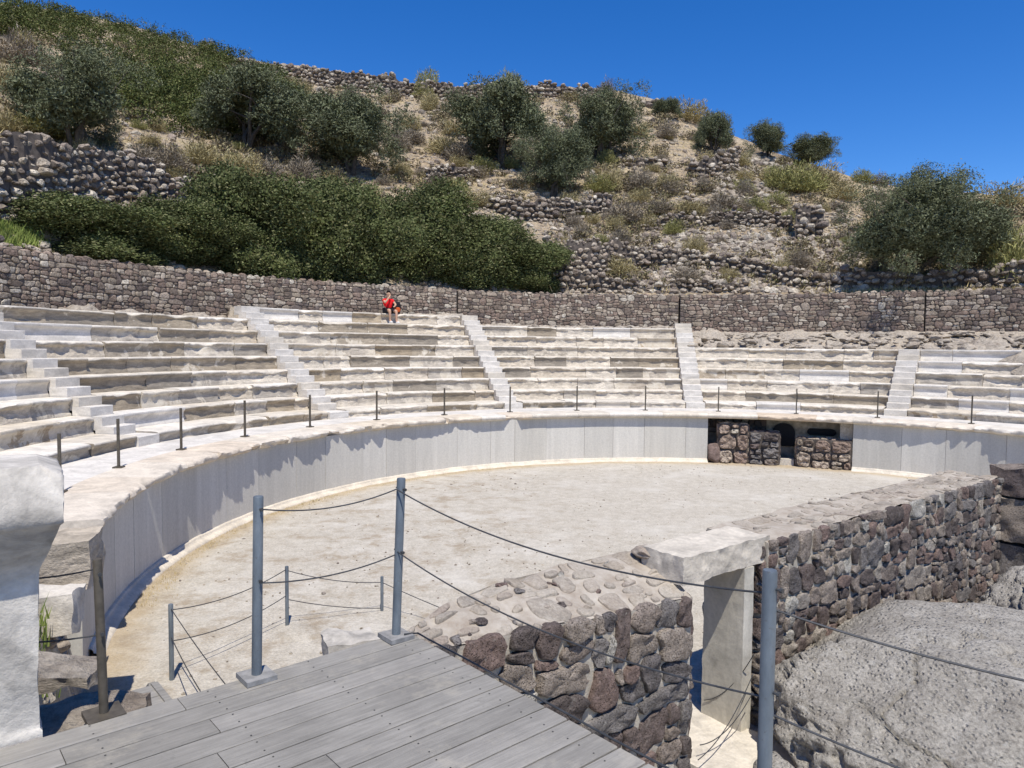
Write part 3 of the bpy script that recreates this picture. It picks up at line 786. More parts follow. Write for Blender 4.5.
rounded(18.2, 21.6, .60, 1.42, R0 + .96, 'arched_opening', M['black'], True)  # solid plate, the darkness within the arch painted as its colour
rounded(23.4, 27.6, 1.05, 1.28, R0 + .96, 'slot', M['black'], False)  # likewise a plate, the slot's inner shade put into its colour
mb = MB(); mb.box(tuple(pol(20.1, R0 + .45, .12)), .62, .5, .22, tuple((pol(22, R0) - pol(19, R0)))); mb.build('threshold', M['lintel'], ch, co)
def pier(t0, t1, h, lab, seed, w, hh, mt='volcanic_far'):
    mb = MB(); rg2 = np.random.default_rng(seed); L = rad(t1 - t0) * R0
    masonry(mb, cmap(t0, R0 + .02, .0), L, h, w, hh, rg2, .03, .13, 2, 0, 1, .45)
    masonry(mb, lambda u, v, d: pol(t0 + math.degrees(u / R0), R0 + .02 + v, h + d), L, .5, .35, .25, rg2, .02, .04, 1, 0, 1, .2)
    for th, sg in ((t0, -1), (t1, 1)):
        masonry(mb, lambda u, v, d: pol(th + sg * math.degrees(d / R0), R0 + .02 + u, v), .5, h, .25, hh, rg2, .02, .04, 1, 0, 1, .2)
    return tag(mb.build('stone_pier', [M['joint'], M[mt]], None, tuple(pol(t0, R0, 0))), lab, 'stone pier')
pier(9.3, 14.2, 1.42, 'taller left part of rough dark stone infill in the podium recess', 1, .5, .42)
pier(14.35, 19.3, 1.16, 'square dark stone infill pier left of the podium recess gap', 5, .55, .42, 'volcanic')
pier(21.9, OP1 - .1, 1.0, 'wide reddish grey stone infill wall right of the podium recess gap', 2, .52, .30)
mb = MB(); rg2 = np.random.default_rng(3); add_rock(mb, tuple(pol(8.5, R0 + .1, .28)), .34, rg2, 3, 1.3); tag(mb.build('rock', M['volcanic'], None, tuple(pol(8.5, R0 + .1, 0)), smooth=True), 'pale upright stone leaning beside the left stone infill', 'rock')
mb = MB(); masonry(mb, cmap(28.4, R0 + .25, 1.02), rad(1.9) * R0, .55, .42, .55, rg2, .01, .08, 2, 0, 1, .05)
mb.box(tuple(pol(29.35, R0 + .46, 1.29)), .38, .38, .53, tuple(pol(31, R0) - pol(28, R0)), 0)
tag(mb.build('stone_block', [M['mortar'], M['volcanic']], None, tuple(pol(29.3, R0 + .25, 1.0))), 'squared brown stone block propping the coping at the recess right end', 'stone block')

# ------------------------------------------------------------------ posts
print('posts')
def rod_post(name, mat, base, h, rr, lab, group, plate=.14, square=False, lean=(0, 0), cat='post'):
    e = thing(name, base, lab, cat, group)
    mb = MB()
    if square:
        mb.box((0, 0, h / 2), rr * 2, rr * 2, h)
    else:
        mb.tube([(0, 0, 0), (0, 0, h - .006), (0, 0, h)], [rr, rr, rr * .9], 20)
    o = mb.build('pole', mat, e, autosmooth=40)
    if plate:
        mb = MB(); mb.box((0, 0, .012), plate, plate, .024); o2 = mb.build('base_plate', M['plate'] if not square and mat is M['pole'] else mat, e)
    e.rotation_euler = (lean[1], lean[0], 0)
    return e
PTH = [-103.4, -93.2, -82.7, -72.0, -60.9, -49.3, -37.4, -25.8, -14.1, -2.4, 9.6, 21.7, 33.4, 45.7, 57.5]
SEATREF = ORD + ['fifteenth']
for i, th in enumerate(PTH):
    e = rod_post('railing_post', M['pole_brown'], pol(th, R0 + .82, ZP + .0), .90, .02, f'thin brown metal post on the walkway, {SEATREF[i]} from the left' if i < 14 else 'thin brown metal post on the walkway beyond the right edge', 'thin posts along the podium walkway', .16, True)
    e.rotation_euler.z = -rad(th)
def sag(a, b, s, n=24):
    a, b = Vector(a), Vector(b); out = []
    for i in range(n + 1):
        t = i / n; p_ = a.lerp(b, t); p_.z -= s * 4 * t * (1 - t); out.append(p_)
    return out
def cable(a, b, s, lab, r=.0038, group=None):
    mb = MB(); pts = sag(a, b, s); mb.tube(pts, r, 6); o = mb.build('cable', M['cable'], None, tuple(a)); return tag(o, lab, 'cable', group)
ZD = 2.40
DO = Vector((-.60, 4.11, ZD)); DA = Vector((-.756, -.654, 0)).normalized(); DB = Vector((.66, -.751, 0)).normalized()
Pm = DO + DA * .105 + DB * .055
Pl = DO + DA * .90 + DB * .045
Pr = Vector((.875, 2.39, ZD))
Pb = Vector((-1.81, 3.14, ZD - .02))
def deck_post(base, lab, r=.0245, h=.91, lean=(0, 0), mat=None):
    e = rod_post('railing_post', mat or M['pole'], base, h, r, lab, 'posts around the deck', .15, False, lean)
    e.rotation_euler.z = rad(41)
    for z in (h - .06, h * .545):
        mb = MB()
        mb.tube([(0, r + .022, z), (0, -r - .022, z)], .005, 8)
        mb.tube([(0, -r - .014, z), (0, -r - .024, z)], .009, 8); mb.build('eyelet', M['cable'], e)
    return e
deck_post(Pm, 'grey steel post at the back right corner of the deck', lean=(.036, 0))
deck_post(Pl, 'grey steel post on the back edge of the deck, left of the corner', lean=(.018, 0))
deck_post(Pr, 'blue grey steel post nearest the camera, in front of the doorway')
deck_post(Pb, 'brown steel post beside the pale pillar on the left', .019, .72, (-.02, 0), M['pole_brown'])
Z1, Z2 = .85, .50
def up(p, z): return Vector((p.x, p.y, p.z + z))
cable(up(Pl, Z1), up(Pm, Z1), .05, 'upper cable sagging between the two deck edge posts')
cable(up(Pl, Z2 - .02), up(Pm, Z2 - .02), .04, 'lower cable sagging between the two deck edge posts')
cable(up(Pm, Z1), up(Pr, Z1 - .02), .10, 'upper cable from the deck corner post to the nearest post')
cable(up(Pm, Z2), up(Pr, Z2 - .03), .10, 'lower cable from the deck corner post to the nearest post')
Po = Vector((2.35, 1.75, ZD))
cable(up(Pr, Z1 - .07), up(Po, Z1 - .18), .06, 'upper cable running right from the nearest post over the boulder')
cable(up(Pr, Z2 - .08), up(Po, Z2 - .32), .05, 'lower cable running right from the nearest post over the boulder')
Pq = Vector((-2.85, 3.0, ZD))
cable(up(Pb, .68), up(Pq, .80), .10, 'upper cable from the brown post past the pale pillar')
cable(up(Pb, .38), up(Pq, .50), .08, 'lower cable from the brown post past the pale pillar')
# cord on the deck edge
mb = MB(); q0 = DO + DB * .10 + DA * -.012 + Vector((0, 0, .012))
pts = [Pm + Vector((.05, -.02, .03)), q0] + [DO + DB * s + DA * (-.014 + .003 * math.sin(s * 9)) + Vector((0, 0, .010)) for s in np.linspace(.2, 2.3, 18)]
mb.tube(pts, .005, 6); tag(mb.build('cord', M['cable'], None, tuple(q0)), 'dark cord lying along the right edge of the deck', 'cord')
# small posts in the orchestra
S1, S2, S3 = Vector((-4.05, 8.45, 0)), Vector((-3.19, 10.13, 0)), Vector((-1.95, 10.79, 0))
rod_post('rope_post', M['pole'], S1, .95, .028, 'short grey post on the gravel nearest the marble podium end', 'short posts on the orchestra gravel', 0)
rod_post('rope_post', M['pole'], S2, .90, .026, 'short grey post in a small earth mound, seen between the two deck posts', 'short posts on the orchestra gravel', 0)
rod_post('rope_post', M['pole'], S3, .55, .024, 'shortest grey post on the gravel beside the deck corner post', 'short posts on the orchestra gravel', 0)
cable(up(S1, .88), up(S2, .86), .10, 'upper thin rope between the first two short gravel posts', .006)
cable(up(S1, .50), up(S2, .48), .10, 'lower thin rope between the first two short gravel posts', .006)
cable(up(S2, .84), up(S3, .46), .06, 'upper thin rope to the shortest gravel post', .006)
cable(up(S2, .42), up(S3, .06), .04, 'lower thin rope to the shortest gravel post', .006)
S4 = Vector((0.3, 9.4, 0))
cable(up(S3, .46), up(S4, .15), .04, 'thin rope from the shortest gravel post to the wall', .006)
E1 = atY(238, 700, 6.3); E2 = atY(206, 700, 6.3)
cable(up(S1, .90), E1, .03, 'long thin rope slanting from the first gravel post down to the steps', .006)
cable(up(S1, .55), E2, .03, 'short thin rope slanting from the first gravel post down to the steps', .006)
mb = MB(); n = 28; V = []
for i in range(n):
    for j in range(n):
        x, y = (i / (n - 1) - .5) * 2.2, (j / (n - 1) - .5) * 1.8
        V.append((S2.x + .25 + x, S2.y - .15 + y, .07 * math.exp(-(x * x * 2.6 + y * y * 3.6)) - .005))
V = np.array(V); V[:, 2] += np.maximum(V[:, 2], 0) * fbm(V, 4, 3, 2) * .5
mb.grid(V, n, n); tag(mb.build('dirt_mound', M['gravel'], smooth=True), 'small brown earth mound around a short post', None, None, 'structure')

# ------------------------------------------------------------------ deck
print('deck')
dk = thing('wooden_deck', tuple(DO), 'weathered grey wooden viewing deck in the foreground', 'deck')
rgd = np.random.default_rng(4)
mb = MB(); bw, gp = .136, .010; s = 0.0; k = 0
while s < 4.4:
    t = -.0; cuts = []
    L0, L1 = 0.0, 4.6
    c_ = [L0] + ([rgd.uniform(1.0, 3.0)] if k % 2 else [rgd.uniform(.6, 1.3), rgd.uniform(2.4, 3.4)]) + [L1]
    for a, b in zip(c_[:-1], c_[1:]):
        c0 = DO + DA * ((a + b) / 2) + DB * (s + bw / 2) - Vector((0, 0, .014 + rgd.uniform(0, .0015)))
        # bevelled board
        hx, hy, hz, bv = (b - a) / 2 - .002, bw / 2, .014, .004
        V = []
        for sx in (-1, 1):
            for (yy, zz) in ((-hy, -hz), (-hy, hz - bv), (-hy + bv, hz), (hy - bv, hz), (hy, hz - bv), (hy, -hz)):
                V.append(tuple(c0 + DA * (sx * hx) + DB * yy + Vector((0, 0, zz))))
        mb.add(V, [(i, (i + 1) % 6, 6 + (i + 1) % 6, 6 + i) for i in range(6)] + [tuple(range(6)), tuple(range(11, 5, -1))])
    s += bw + gp; k += 1
for k2 in range(30):
    for s2 in np.arange(.12, 4.5, .5):
        for e2 in (.028, .108):
            c0 = DO + DA * (s2 + rgd.normal(0, .004)) + DB * (k2 * (bw + gp) + e2) + Vector((0, 0, .0012))
            mb.add([tuple(c0 + Vector((.0042 * math.cos(a), .0042 * math.sin(a), 0))) for a in np.linspace(0, 6.28, 9)[:8]], [tuple(range(8))], 1)
mb.build('decking', [M['deck'], M['deck_dark']], dk, tuple(DO))
mb = MB()
mb.box(tuple(DO + DA * 2.3 + DB * .022 + Vector((0, 0, -.11))), 4.6, .04, .16, tuple(DA))
mb.box(tuple(DO + DA * .022 + DB * 2.2 + Vector((0, 0, -.11))), 4.38, .04, .16, tuple(DB))
for s in np.arange(.5, 4.5, .5): mb.box(tuple(DO + DA * s + DB * 2.2 + Vector((0, 0, -.10))), 4.3, .05, .14, tuple(DB))
mb.build('frame', M['deck_dark'], dk, tuple(DO))
for (s, t) in ((.15, .15), (1.1, .15), (.15, 1.2), (.15, 2.3), (2.6, .2)):
    mb = MB(); p_ = DO + DA * s + DB * t; mb.box((p_.x, p_.y, (ZD - .18) / 2), .1, .1, ZD - .19, tuple(DA)); mb.build('leg', M['deck_dark'], dk, tuple(DO))
# steps down to the orchestra
st = thing('wooden_steps', tuple(DO + DA * 1.6 - DB * .4 - Vector((0, 0, .2))), 'grey wooden steps leading from the deck down to the gravel', 'steps')
so = st.location.copy()
for k in range(9):
    z = -.19 - k * .21; d0 = .02 + (0 if k == 0 else .62 + (k - 1) * .30); dep = .62 if k == 0 else .30
    mb = MB(); nb = 4 if k == 0 else 2
    for b in range(nb):
        w = dep / nb; mb.box(tuple(DO + DA * 1.66 - DB * (d0 + w * (b + .5)) + Vector((0, 0, z - .014))), .92, w - .008, .028, tuple(DA))
    mb.build('tread', M['deck'], st, so)
for sd in (1.19, 2.13):
    a = DO + DA * sd - DB * .03 + Vector((0, 0, -.26)); b = DO + DA * sd - DB * .64 + Vector((0, 0, -.26)); c = DO + DA * sd - DB * 3.05 + Vector((0, 0, -1.95 - .16)) 
    for p_, q_ in ((a, b), (b, c)):
        mb = MB(); d = (q_ - p_); mb.box(tuple((p_ + q_) / 2), d.length, .035, .16, tuple(d)); mb.build('stringer', M['deck'], st, so)

# ------------------------------------------------------------------ near stone walls with doorway
print('near walls')
WU = Vector((.79, .613, 0)); WN = Vector((.613, -.79, 0))       # along the wall, outward to the camera
WU.normalize(); WN.normalize()
Wr = Vector((2.71, 7.48, 0)); 
rg = np.random.default_rng(21)
mb = MB(); L, Ht, TH = 6.55, 2.02, .78
fm = lambda u, v, d: Wr + WU * u + WN * d + Vector((0, 0, v))
masonry(mb, fm, L, Ht, .25, .20, rg, .010, .040, 2, 0, 1, .46, over=.03)
masonry(mb, lambda u, v, d: Wr + WU * u - WN * v + Vector((0, 0, Ht + d + .03 * math.sin(u * 2.7 + v * 4) * math.sin(v * 5 - u * 1.3) + .012 * math.sin(u * 11 + 3 * math.sin(v * 7)))), L, TH, .30, .22, rg, .028, .016, 2, 2, 3, .46, True, .1, .18)
masonry(mb, lambda u, v, d: Wr - WU * d - WN * (TH - u) + Vector((0, 0, v)), TH, Ht, .25, .2, rg, .02, .05, 2, 0, 1, .3)
masonry(mb, lambda u, v, d: Wr + WU * (L + d) - WN * u + Vector((0, 0, v)), TH, Ht, .25, .2, rg, .02, .05, 1, 0, 1, .3)
masonry(mb, lambda u, v, d: Wr + WU * (L - u) - WN * (TH + d) + Vector((0, 0, v)), L, Ht, .3, .22, rg, .02, .05, 1, 0, 1, .3)
tag(mb.build('stone_wall', [M['mortar'], M['volcanic'], M['cap_mortar'], M['cap_stone']], None, tuple(Wr), autosmooth=60), 'long mortared volcanic stone wall right of the doorway', 'wall', 'near stone walls beside the doorway')
# left wall
We = Vector((1.72, 6.72, 0)); L, TH = 3.0, .84
HL = lambda u: 1.70 + .06 * u + (.0 if u < 1.6 else .03)
RISE = lambda u: .25 - .05 * u
TPR = lambda u: 1 - .8 * (u / 3.0) ** 3
rg = np.random.default_rng(31); mb = MB()
fm = lambda u, v, d: We - WU * (L - u) + WN * d + Vector((0, 0, v * HL(L - u) / 1.7))
masonry(mb, fm, L, 1.70, .34, .24, rg, .010, .050, 2, 0, 1, .46, over=.035)
def topmap(u, v, d):
    p_ = We - WU * (L - u) - WN * (v * TPR(L - u))
    zz = HL(L - u) + .022 * math.sin(u * 6.3 + 2 * math.sin(v * 5)) * math.sin(v * 8 + u * 2.1) + RISE(L - u) * math.sin(min(v / TH, 1) * math.pi / 2)
    return p_ + Vector((0, 0, zz + d))
masonry(mb, topmap, L, TH, .30, .22, rg, .03, .020, 2, 2, 3, .46, True, .06, .25)
masonry(mb, lambda u, v, d: We + WU * d - WN * u + Vector((0, 0, v * (1 + RISE(0) / 1.7 * math.sin(min(u / TH, 1) * math.pi / 2)))), TH, 1.70, .28, .24, rg, .025, .07, 2, 0, 1, .3)
masonry(mb, lambda u, v, d: We - WU * u - WN * (TH * TPR(u) + d) + Vector((0, 0, v * (HL(u) + RISE(u)) / 1.7)), L, 1.70, .3, .22, rg, .02, .05, 1, 0, 1, .3)
masonry(mb, lambda u, v, d: We - WU * (L + d) - WN * (TH - u) * TPR(L) + Vector((0, 0, v * (HL(L) + RISE(L) * math.sin(min(1 - u / TH, 1) * math.pi / 2)) / 1.7)), TH, 1.70, .3, .22, rg, .02, .05, 1, 0, 1, .3)
rq = np.random.default_rng(17)
for k in range(26):
    uu = rq.uniform(.1, 2.9); vv = rq.uniform(.0, .8); q = topmap(uu, vv, .0); add_rock(mb, tuple(q), rq.uniform(.02, .065), rq, 2, .6, int(rq.choice([1, 3])))
tag(mb.build('stone_wall', [M['mortar'], M['volcanic'], M['cap_mortar'], M['cap_stone']], None, tuple(We), autosmooth=60), 'lower crumbling volcanic stone wall between the deck and the doorway', 'wall', 'near stone walls beside the doorway')
rg = np.random.default_rng(9)
p_ = atz(648, 553, 2.0); mb = MB(); add_rock(mb, tuple(p_), .16, rg, 3, .45); add_rock
tag(mb.build('rock', M['cap_stone'], None, tuple(p_), smooth=True), 'flat reddish loose stone lying beside the pale lintel', 'rock')
p_ = atz(350, 634, 1.86); mb = MB()
def slab(mb, c, sx, sy, sz, ax, rough, seed, n=(14, 10, 5), m=0, upv=(0, 0, 1), fr=5):
    """rough hewn block: subdivided box with noise"""
    X = Vector(ax).normalized(); Z = Vector(upv).normalized(); Y = Z.cross(X).normalized(); Z = X.cross(Y); c = Vector(c)
    for axis in range(3):
        for sgn in (-1, 1):
            nu, nv = [n[(axis + 1) % 3] + 1, n[(axis + 2) % 3] + 1]; V = []
            for i in range(nu):
                for j in range(nv):
                    q = [0, 0, 0]; q[axis] = sgn; q[(axis + 1) % 3] = (2 * i / (nu - 1) - 1) * sgn; q[(axis + 2) % 3] = 2 * j / (nv - 1) - 1
                    V.append(tuple(c + X * (q[0] * sx / 2) + Y * (q[1] * sy / 2) + Z * (q[2] * sz / 2)))
            V = np.array(V)
            dv = np.stack([fbm(V + 7 * k, fr, 3, seed + k) for k in range(3)], 1) * rough
            q = (V - np.array(c)); q /= np.linalg.norm(q, axis=1)[:, None]
            mb.add(V + dv - q * (np.maximum(fbm(V, fr * .6, 2, seed + 9), 0) * rough * 1.2)[:, None], [(i * nv + j, (i + 1) * nv + j, (i + 1) * nv + j + 1, i * nv + j + 1) for i in range(nu - 1) for j in range(nv - 1)], m)
slab(mb, tuple(p_ - Vector((0, 0, .18))), .38, .30, .34, (1, .4, 0), .03, 5)
tag(mb.build('stone_block', M['lime'], None, tuple(p_), smooth=False, autosmooth=50), 'pale squared stone block beyond the back edge of the deck', 'stone block')
# doorway: lintel, jamb
lt = MB(); lc = We + WU * .62 - WN * .29 + Vector((0, 0, 1.945))
slab(lt, tuple(lc), 1.42, .52, .27, tuple(WU), .012, 3, (40, 20, 10), 0, (0, 0, 1), 9)
tag(lt.build('lintel', M['lintel'], None, tuple(lc), autosmooth=50), 'rough pale stone lintel slab bridging the doorway', 'lintel')
jc = We + WU * (.88 + .085) - WN * .27 + Vector((0, 0, .905))
mb = MB(); slab(mb, tuple(jc), .165, .50, 1.80, tuple(WU), .004, 13, (4, 14, 40), 0, (0, 0, 1), 9)
tag(mb.build('door_jamb', M['jamb'], None, tuple(jc), autosmooth=50), 'upright pale stone door jamb beneath the lintel', 'door jamb')
mb = MB(); slab(mb, tuple(We + WU * .5 + WN * .15 + Vector((0, 0, .03))), 1.0, 2.0, .12, tuple(WU), .012, 17, (20, 30, 3)); tag(mb.build('threshold', M['lintel'], None, tuple(We + WU * .5), autosmooth=50), 'pale worn threshold slab on the doorway floor', 'threshold')
for k, (a, b, s) in enumerate([((700, 745), (752, 690), .06), ((698, 760), (755, 712), .05), ((704, 700), (748, 660), .03)]):
    A = atz(*a, .25); B = We + WU * (.9) + WN * .1 + Vector((0, 0, .55 + .2 * k)); cable(A, B, .12, ['highest loose thin wire hanging in the doorway', 'middle loose thin wire hanging in the doorway', 'lowest loose thin wire hanging in the doorway'][[2, 1, 0][k]], .005)
# dark pier at the far right end
pe = Wr + WU * 6.9 + WN * .2
mb = MB(); rg = np.random.default_rng(51)
for k, (h0, h1) in enumerate(((0, 1.0), (1.0, 1.75), (1.75, 2.22))):
    slab(mb, tuple(pe + Vector((rg.uniform(-.03, .03), rg.uniform(-.03, .03), (h0 + h1) / 2))), .78, .7, h1 - h0 - .02, tuple(WU), .035, 60 + k, (12, 12, 10))
tag(mb.build('stone_pier', M['volcanic'], None, tuple(pe), autosmooth=50), 'dark stacked stone pier at the far end of the right wall', 'stone pier')

# ------------------------------------------------------------------ boulders
print('boulders')
def boulder(name, c, rx, ry, rz, zc, lab, seed, lvl=6, amp=.10, rot=0.0, cut=None):
    V, Fc = ICO[lvl]; V = V.copy()
    D = np.sign(V) * np.abs(V) ** .70
    nrm = np.maximum(1e-6, (np.abs(D) ** 3.2).sum(1) ** (1 / 3.2)); D /= nrm[:, None]
    rgb = np.random.default_rng(seed + 70)
    for _ in range(16):
        nn_ = rgb.normal(size=3); nn_[2] = nn_[2] * .8 + .15; nn_ /= np.linalg.norm(nn_); q = D @ nn_ - rgb.uniform(.97, 1.12); D = D - np.outer(np.maximum(q, 0), nn_)
    P = D * np.array([rx, ry, rz])
    und = sstep(.42, -.35, D[:, 2]); P[:, :2] *= (1 - .20 * und)[:, None]
    f1 = fbm(P + seed, .7, 3, seed); f2 = fbm(P + seed, 2.4, 4, seed + 1); f3 = fbm(P, 9, 4, seed + 2)
    vr = np.abs(vnoise(P, 6.0, seed + 5)); 
    side = 1 - .75 * sstep(.2, .8, D[:, 2])
    P = P + D * (f1 * amp * 1.3 + f2 * amp * .5 * side + (f3 * .05 - (1 - np.minimum(1, vr * 3)) * .06) * side)[:, None]
    crk = np.abs(fbm(P + 5, .75, 3, seed + 9)); crk2 = np.abs(fbm(P + 15, 1.5, 3, seed + 12))
    P = P - D * (np.maximum(0, 1 - crk / .035) * .07 + np.maximum(0, 1 - crk2 / .05) * .02)[:, None]
    ca, sa = math.cos(rot), math.sin(rot); P[:, :2] = P[:, :2] @ np.array([[ca, sa], [-sa, ca]])
    P += np.array([c[0], c[1], zc])
    mb = MB(); mb.add(P, Fc); return tag(mb.build(name, M['boulder'], None, (c[0], c[1], zc - rz), smooth=True), lab, 'boulder', 'boulders below the right stone wall')
WA = math.atan2(WU.y, WU.x)
boulder('boulder', (4.98, 6.62), 2.55, 1.78, 1.2, .14, 'huge pitted grey boulder filling the lower right corner', 5, 6, .085, -.12)
boulder('boulder', (7.1, 8.75), 1.3, 1.0, .75, .62, 'smaller grey boulder behind the huge one, against the wall', 9, 5, .10, WA)
mb = MB(); rg = np.random.default_rng(6)
add_rock(mb, (2.42, 6.15, .22), .3, rg, 3, .9); tag(mb.build('rock', M['boulder'], None, (2.42, 6.15, 0), smooth=True), 'dark rounded stone on the ground by the doorway foot', 'rock')

# ------------------------------------------------------------------ left pillar
print('pillar')
def loft(name, rings, mat, lab, cat, seed, rough=.012, nper=14, cuts=None, local=False):
    """rings: list of (z, x0, x1, y0, y1)"""
    mb = MB(); V = []; zs = []
    fine = []
    for a, b in zip(rings[:-1], rings[1:]):
        n = max(1, int(abs(b[0] - a[0]) / .025))
        for i in range(n): fine.append([a[k] + (b[k] - a[k]) * i / n for k in range(5)])
    fine.append(list(rings[-1]))
    for z, x0, x1, y0, y1 in fine:
        loop = [(x0 + (x1 - x0) * i / nper, y0) for i in range(nper)] + [(x1, y0 + (y1 - y0) * i / nper) for i in range(nper)] + [(x1 - (x1 - x0) * i / nper, y1) for i in range(nper)] + [(x0, y1 - (y1 - y0) * i / nper) for i in range(nper)]
        V += [(a, b, z) for a, b in loop]
    k = nper * 4; V = np.array(V)
    mb.grid(V, len(fine), k, 0, closev=True)
    # top cap
    z, x0, x1, y0, y1 = fine[-1]; cap = [(x0 + (x1 - x0) * i / nper, y0 + (y1 - y0) * j / nper, z) for i in range(nper + 1) for j in range(nper + 1)]
    mb.grid(cap, nper + 1, nper + 1)
    A = np.concatenate(mb.v); dv = np.stack([fbm(A + 5 * q, 6, 4, seed + q) for q in range(3)], 1) * rough
    big = np.stack([vnoise(A + 3 * q, 2.6, seed + 20 + q) for q in range(3)], 1) * rough * 1.4
    rid = np.stack([np.round(vnoise(A + 11 + q, 4.5, seed + 40 + q) * 2) / 2 for q in range(3)], 1) * rough * .9
    A = A + dv + (big + rid) * .45
    for n_, d_ in (cuts or []):
        n_ = np.array(n_) / np.linalg.norm(n_); q = A @ n_ - d_; A = A - np.outer(np.maximum(q, 0) * (1 - .10 * vnoise(A, 9, 4)), n_)
    mb.v = [A]
    return tag(mb.build(name, mat, None, (0, 0, 0) if local else (rings[0][1], rings[0][3], rings[0][0]), autosmooth=55), lab, cat)
pr = [(1.7, -1.0, .012, -.01, .42), (2.42, -1.0, .008, -.008, .42), (2.43, -1.0, .0, .0, .42), (3.06, -1.0, .008, .0, .41), (3.11, -1.0, .012, -.004, .41), (3.31, -1.0, .085, -.125, .40), (3.325, -1.0, .10, -.145, .40), (3.50, -1.0, .105, -.15, .39), (3.515, -1.0, .095, -.14, .38), (3.55, -1.0, .02, -.05, .34)]
pil = loft('pillar', pr, M['lime'], 'pale weathered limestone pillar with flared broken top on the left', 'pillar', 3, .0055, 18,
     [((.75, -.4, .6), (.09 * .75 + .13 * .4 + 3.47 * .6) / 1.04), ((.15, -1, .5), (-.3 * .15 + .13 + 3.50 * .5) / 1.128)], True)
pc = atY(38, 660, 2.95); pil.location = (pc.x, pc.y, 0); pil.rotation_euler.z = math.atan2(.57, .82)

def bank_h(x, y):
    ax, ay, bx, by = -2.05, 3.3, -5.4, 8.7
    nx, ny = (by - ay), -(bx - ax); sd_ = -((x - ax) * nx + (y - ay) * ny) / math.hypot(nx, ny)
    top = 2.30 - .15 * max(0, y - 3.2) if y < 9.5 else 1.3
    return -.1 + (top + .1) * float(sstep(-.18, .35, sd_))
# earth bank with rubble on the left between deck and podium
n = 70; V = []
for i in range(n):
    for j in range(n):
        x = -8.5 + 7.4 * i / (n - 1); y = 2.0 + 8.6 * j / (n - 1)
        # line from (-1.55,3.7) to (-5.25,9.2); left side is bank
        ax, ay, bx, by = -2.05, 3.3, -5.4, 8.7
        nx, ny = (by - ay), -(bx - ax); ln = math.hypot(nx, ny)
        sd = -((x - ax) * nx + (y - ay) * ny) / ln
        top = 2.30 - .15 * max(0, y - 3.2) if y < 9.5 else 1.3
        w = float(sstep(-.18, .35, sd)) ; V.append((x, y, -.1 + (top + .1) * w))
V = np.array(V); V[:, 2] += fbm(V, 1.3, 4, 14) * .10 * (V[:, 2] > 0)
mb = MB(); mb.grid(V, n, n); tag(mb.build('earth_bank', M['bank'], smooth=True), 'rubbly earth bank at the left end of the podium', None, None, 'structure')
mb = MB(); rg = np.random.default_rng(13)
for k in range(120):
    t = rg.uniform(0, 1); y = 3.4 + t * 5.4; x = -2.15 - t * 3.3 - abs(rg.normal(0, .4)) + .05
    top = bank_h(x, y)
    if top < .3: continue
    add_rock(mb, (x, y, top + rg.uniform(-.08, .03)), rg.uniform(.03, .11), rg, 1)
tag(mb.build('rubble', M['scree']), 'loose rubble on the earth bank beside the pillar', None, None, 'stuff')
for k, (px, py, Y, sx, sy, sz, lab, mt) in enumerate([(60, 672, 4.2, .40, .36, .08, 'flat tilted pale slab lying on the bank behind the brown post', 'bedrock'), (58, 560, 7.2, .7, .55, .5, 'broken pale marble block at the podium end above the slab', 'marble_broken'), (50, 610, 6.2, .45, .4, .35, 'rough grey stone under the broken marble block', 'lintel'), (75, 735, 3.2, .6, .4, .16, 'tan flat rock beneath the brown post', 'bedrock')]):
    p_ = atY(px, py, Y); mb = MB(); slab(mb, tuple(p_), sx, sy, sz, (1, .3, -.15 if k == 0 else 0), .03, 70 + k)
    tag(mb.build('stone_block', M[mt], None, tuple(p_), autosmooth=50), lab, 'stone block')
mb = MB(); rg = np.random.default_rng(2)
def tufts(mb, pts, rg, hmin, hmax, w, nb=7, spread=.12, lean=.5):
    for p_ in pts:
        for b in range(nb):
            a = rg.uniform(0, 6.28); l = rg.uniform(.1, lean); h = rg.uniform(hmin, hmax)
            bx = p_[0] + rg.normal(0, spread); by = p_[1] + rg.normal(0, spread)
            dx, dy = math.cos(a) * l * h, math.sin(a) * l * h; px_, py_ = -math.sin(a + .9) * w, math.cos(a + .9) * w
            mb.add([(bx - px_, by - py_, p_[2] - .03), (bx + px_, by + py_, p_[2] - .03), (bx + dx, by + dy, p_[2] + h)], [(0, 1, 2)])
pts = [(x, y, bank_h(x, y)) for x, y in ((-.66 * y - abs(rg.normal(0, .25)), y) for y in rg.uniform(4.8, 6.6, 60))]
tufts(mb, pts, rg, .05, .16, .008, 8, .06); tag(mb.build('weeds', M['green_grass']), 'low green weeds on the earth bank at the podium end', None, None, 'stuff')
# dry grass strip at the podium foot on the left
mb = MB(); pts = []
for k in range(900):
    th = rg.uniform(-105, -25); r_ = R0 - .22 - abs(rg.normal(0, .17)); pts.append(tuple(pol(th, r_, .03)))
tufts(mb, pts, rg, .015, .05, .006, 5, .04, 1.2); tag(mb.build('dry_grass', M['grass_blade']), 'low dry grass along the foot of the podium', None, None, 'stuff')

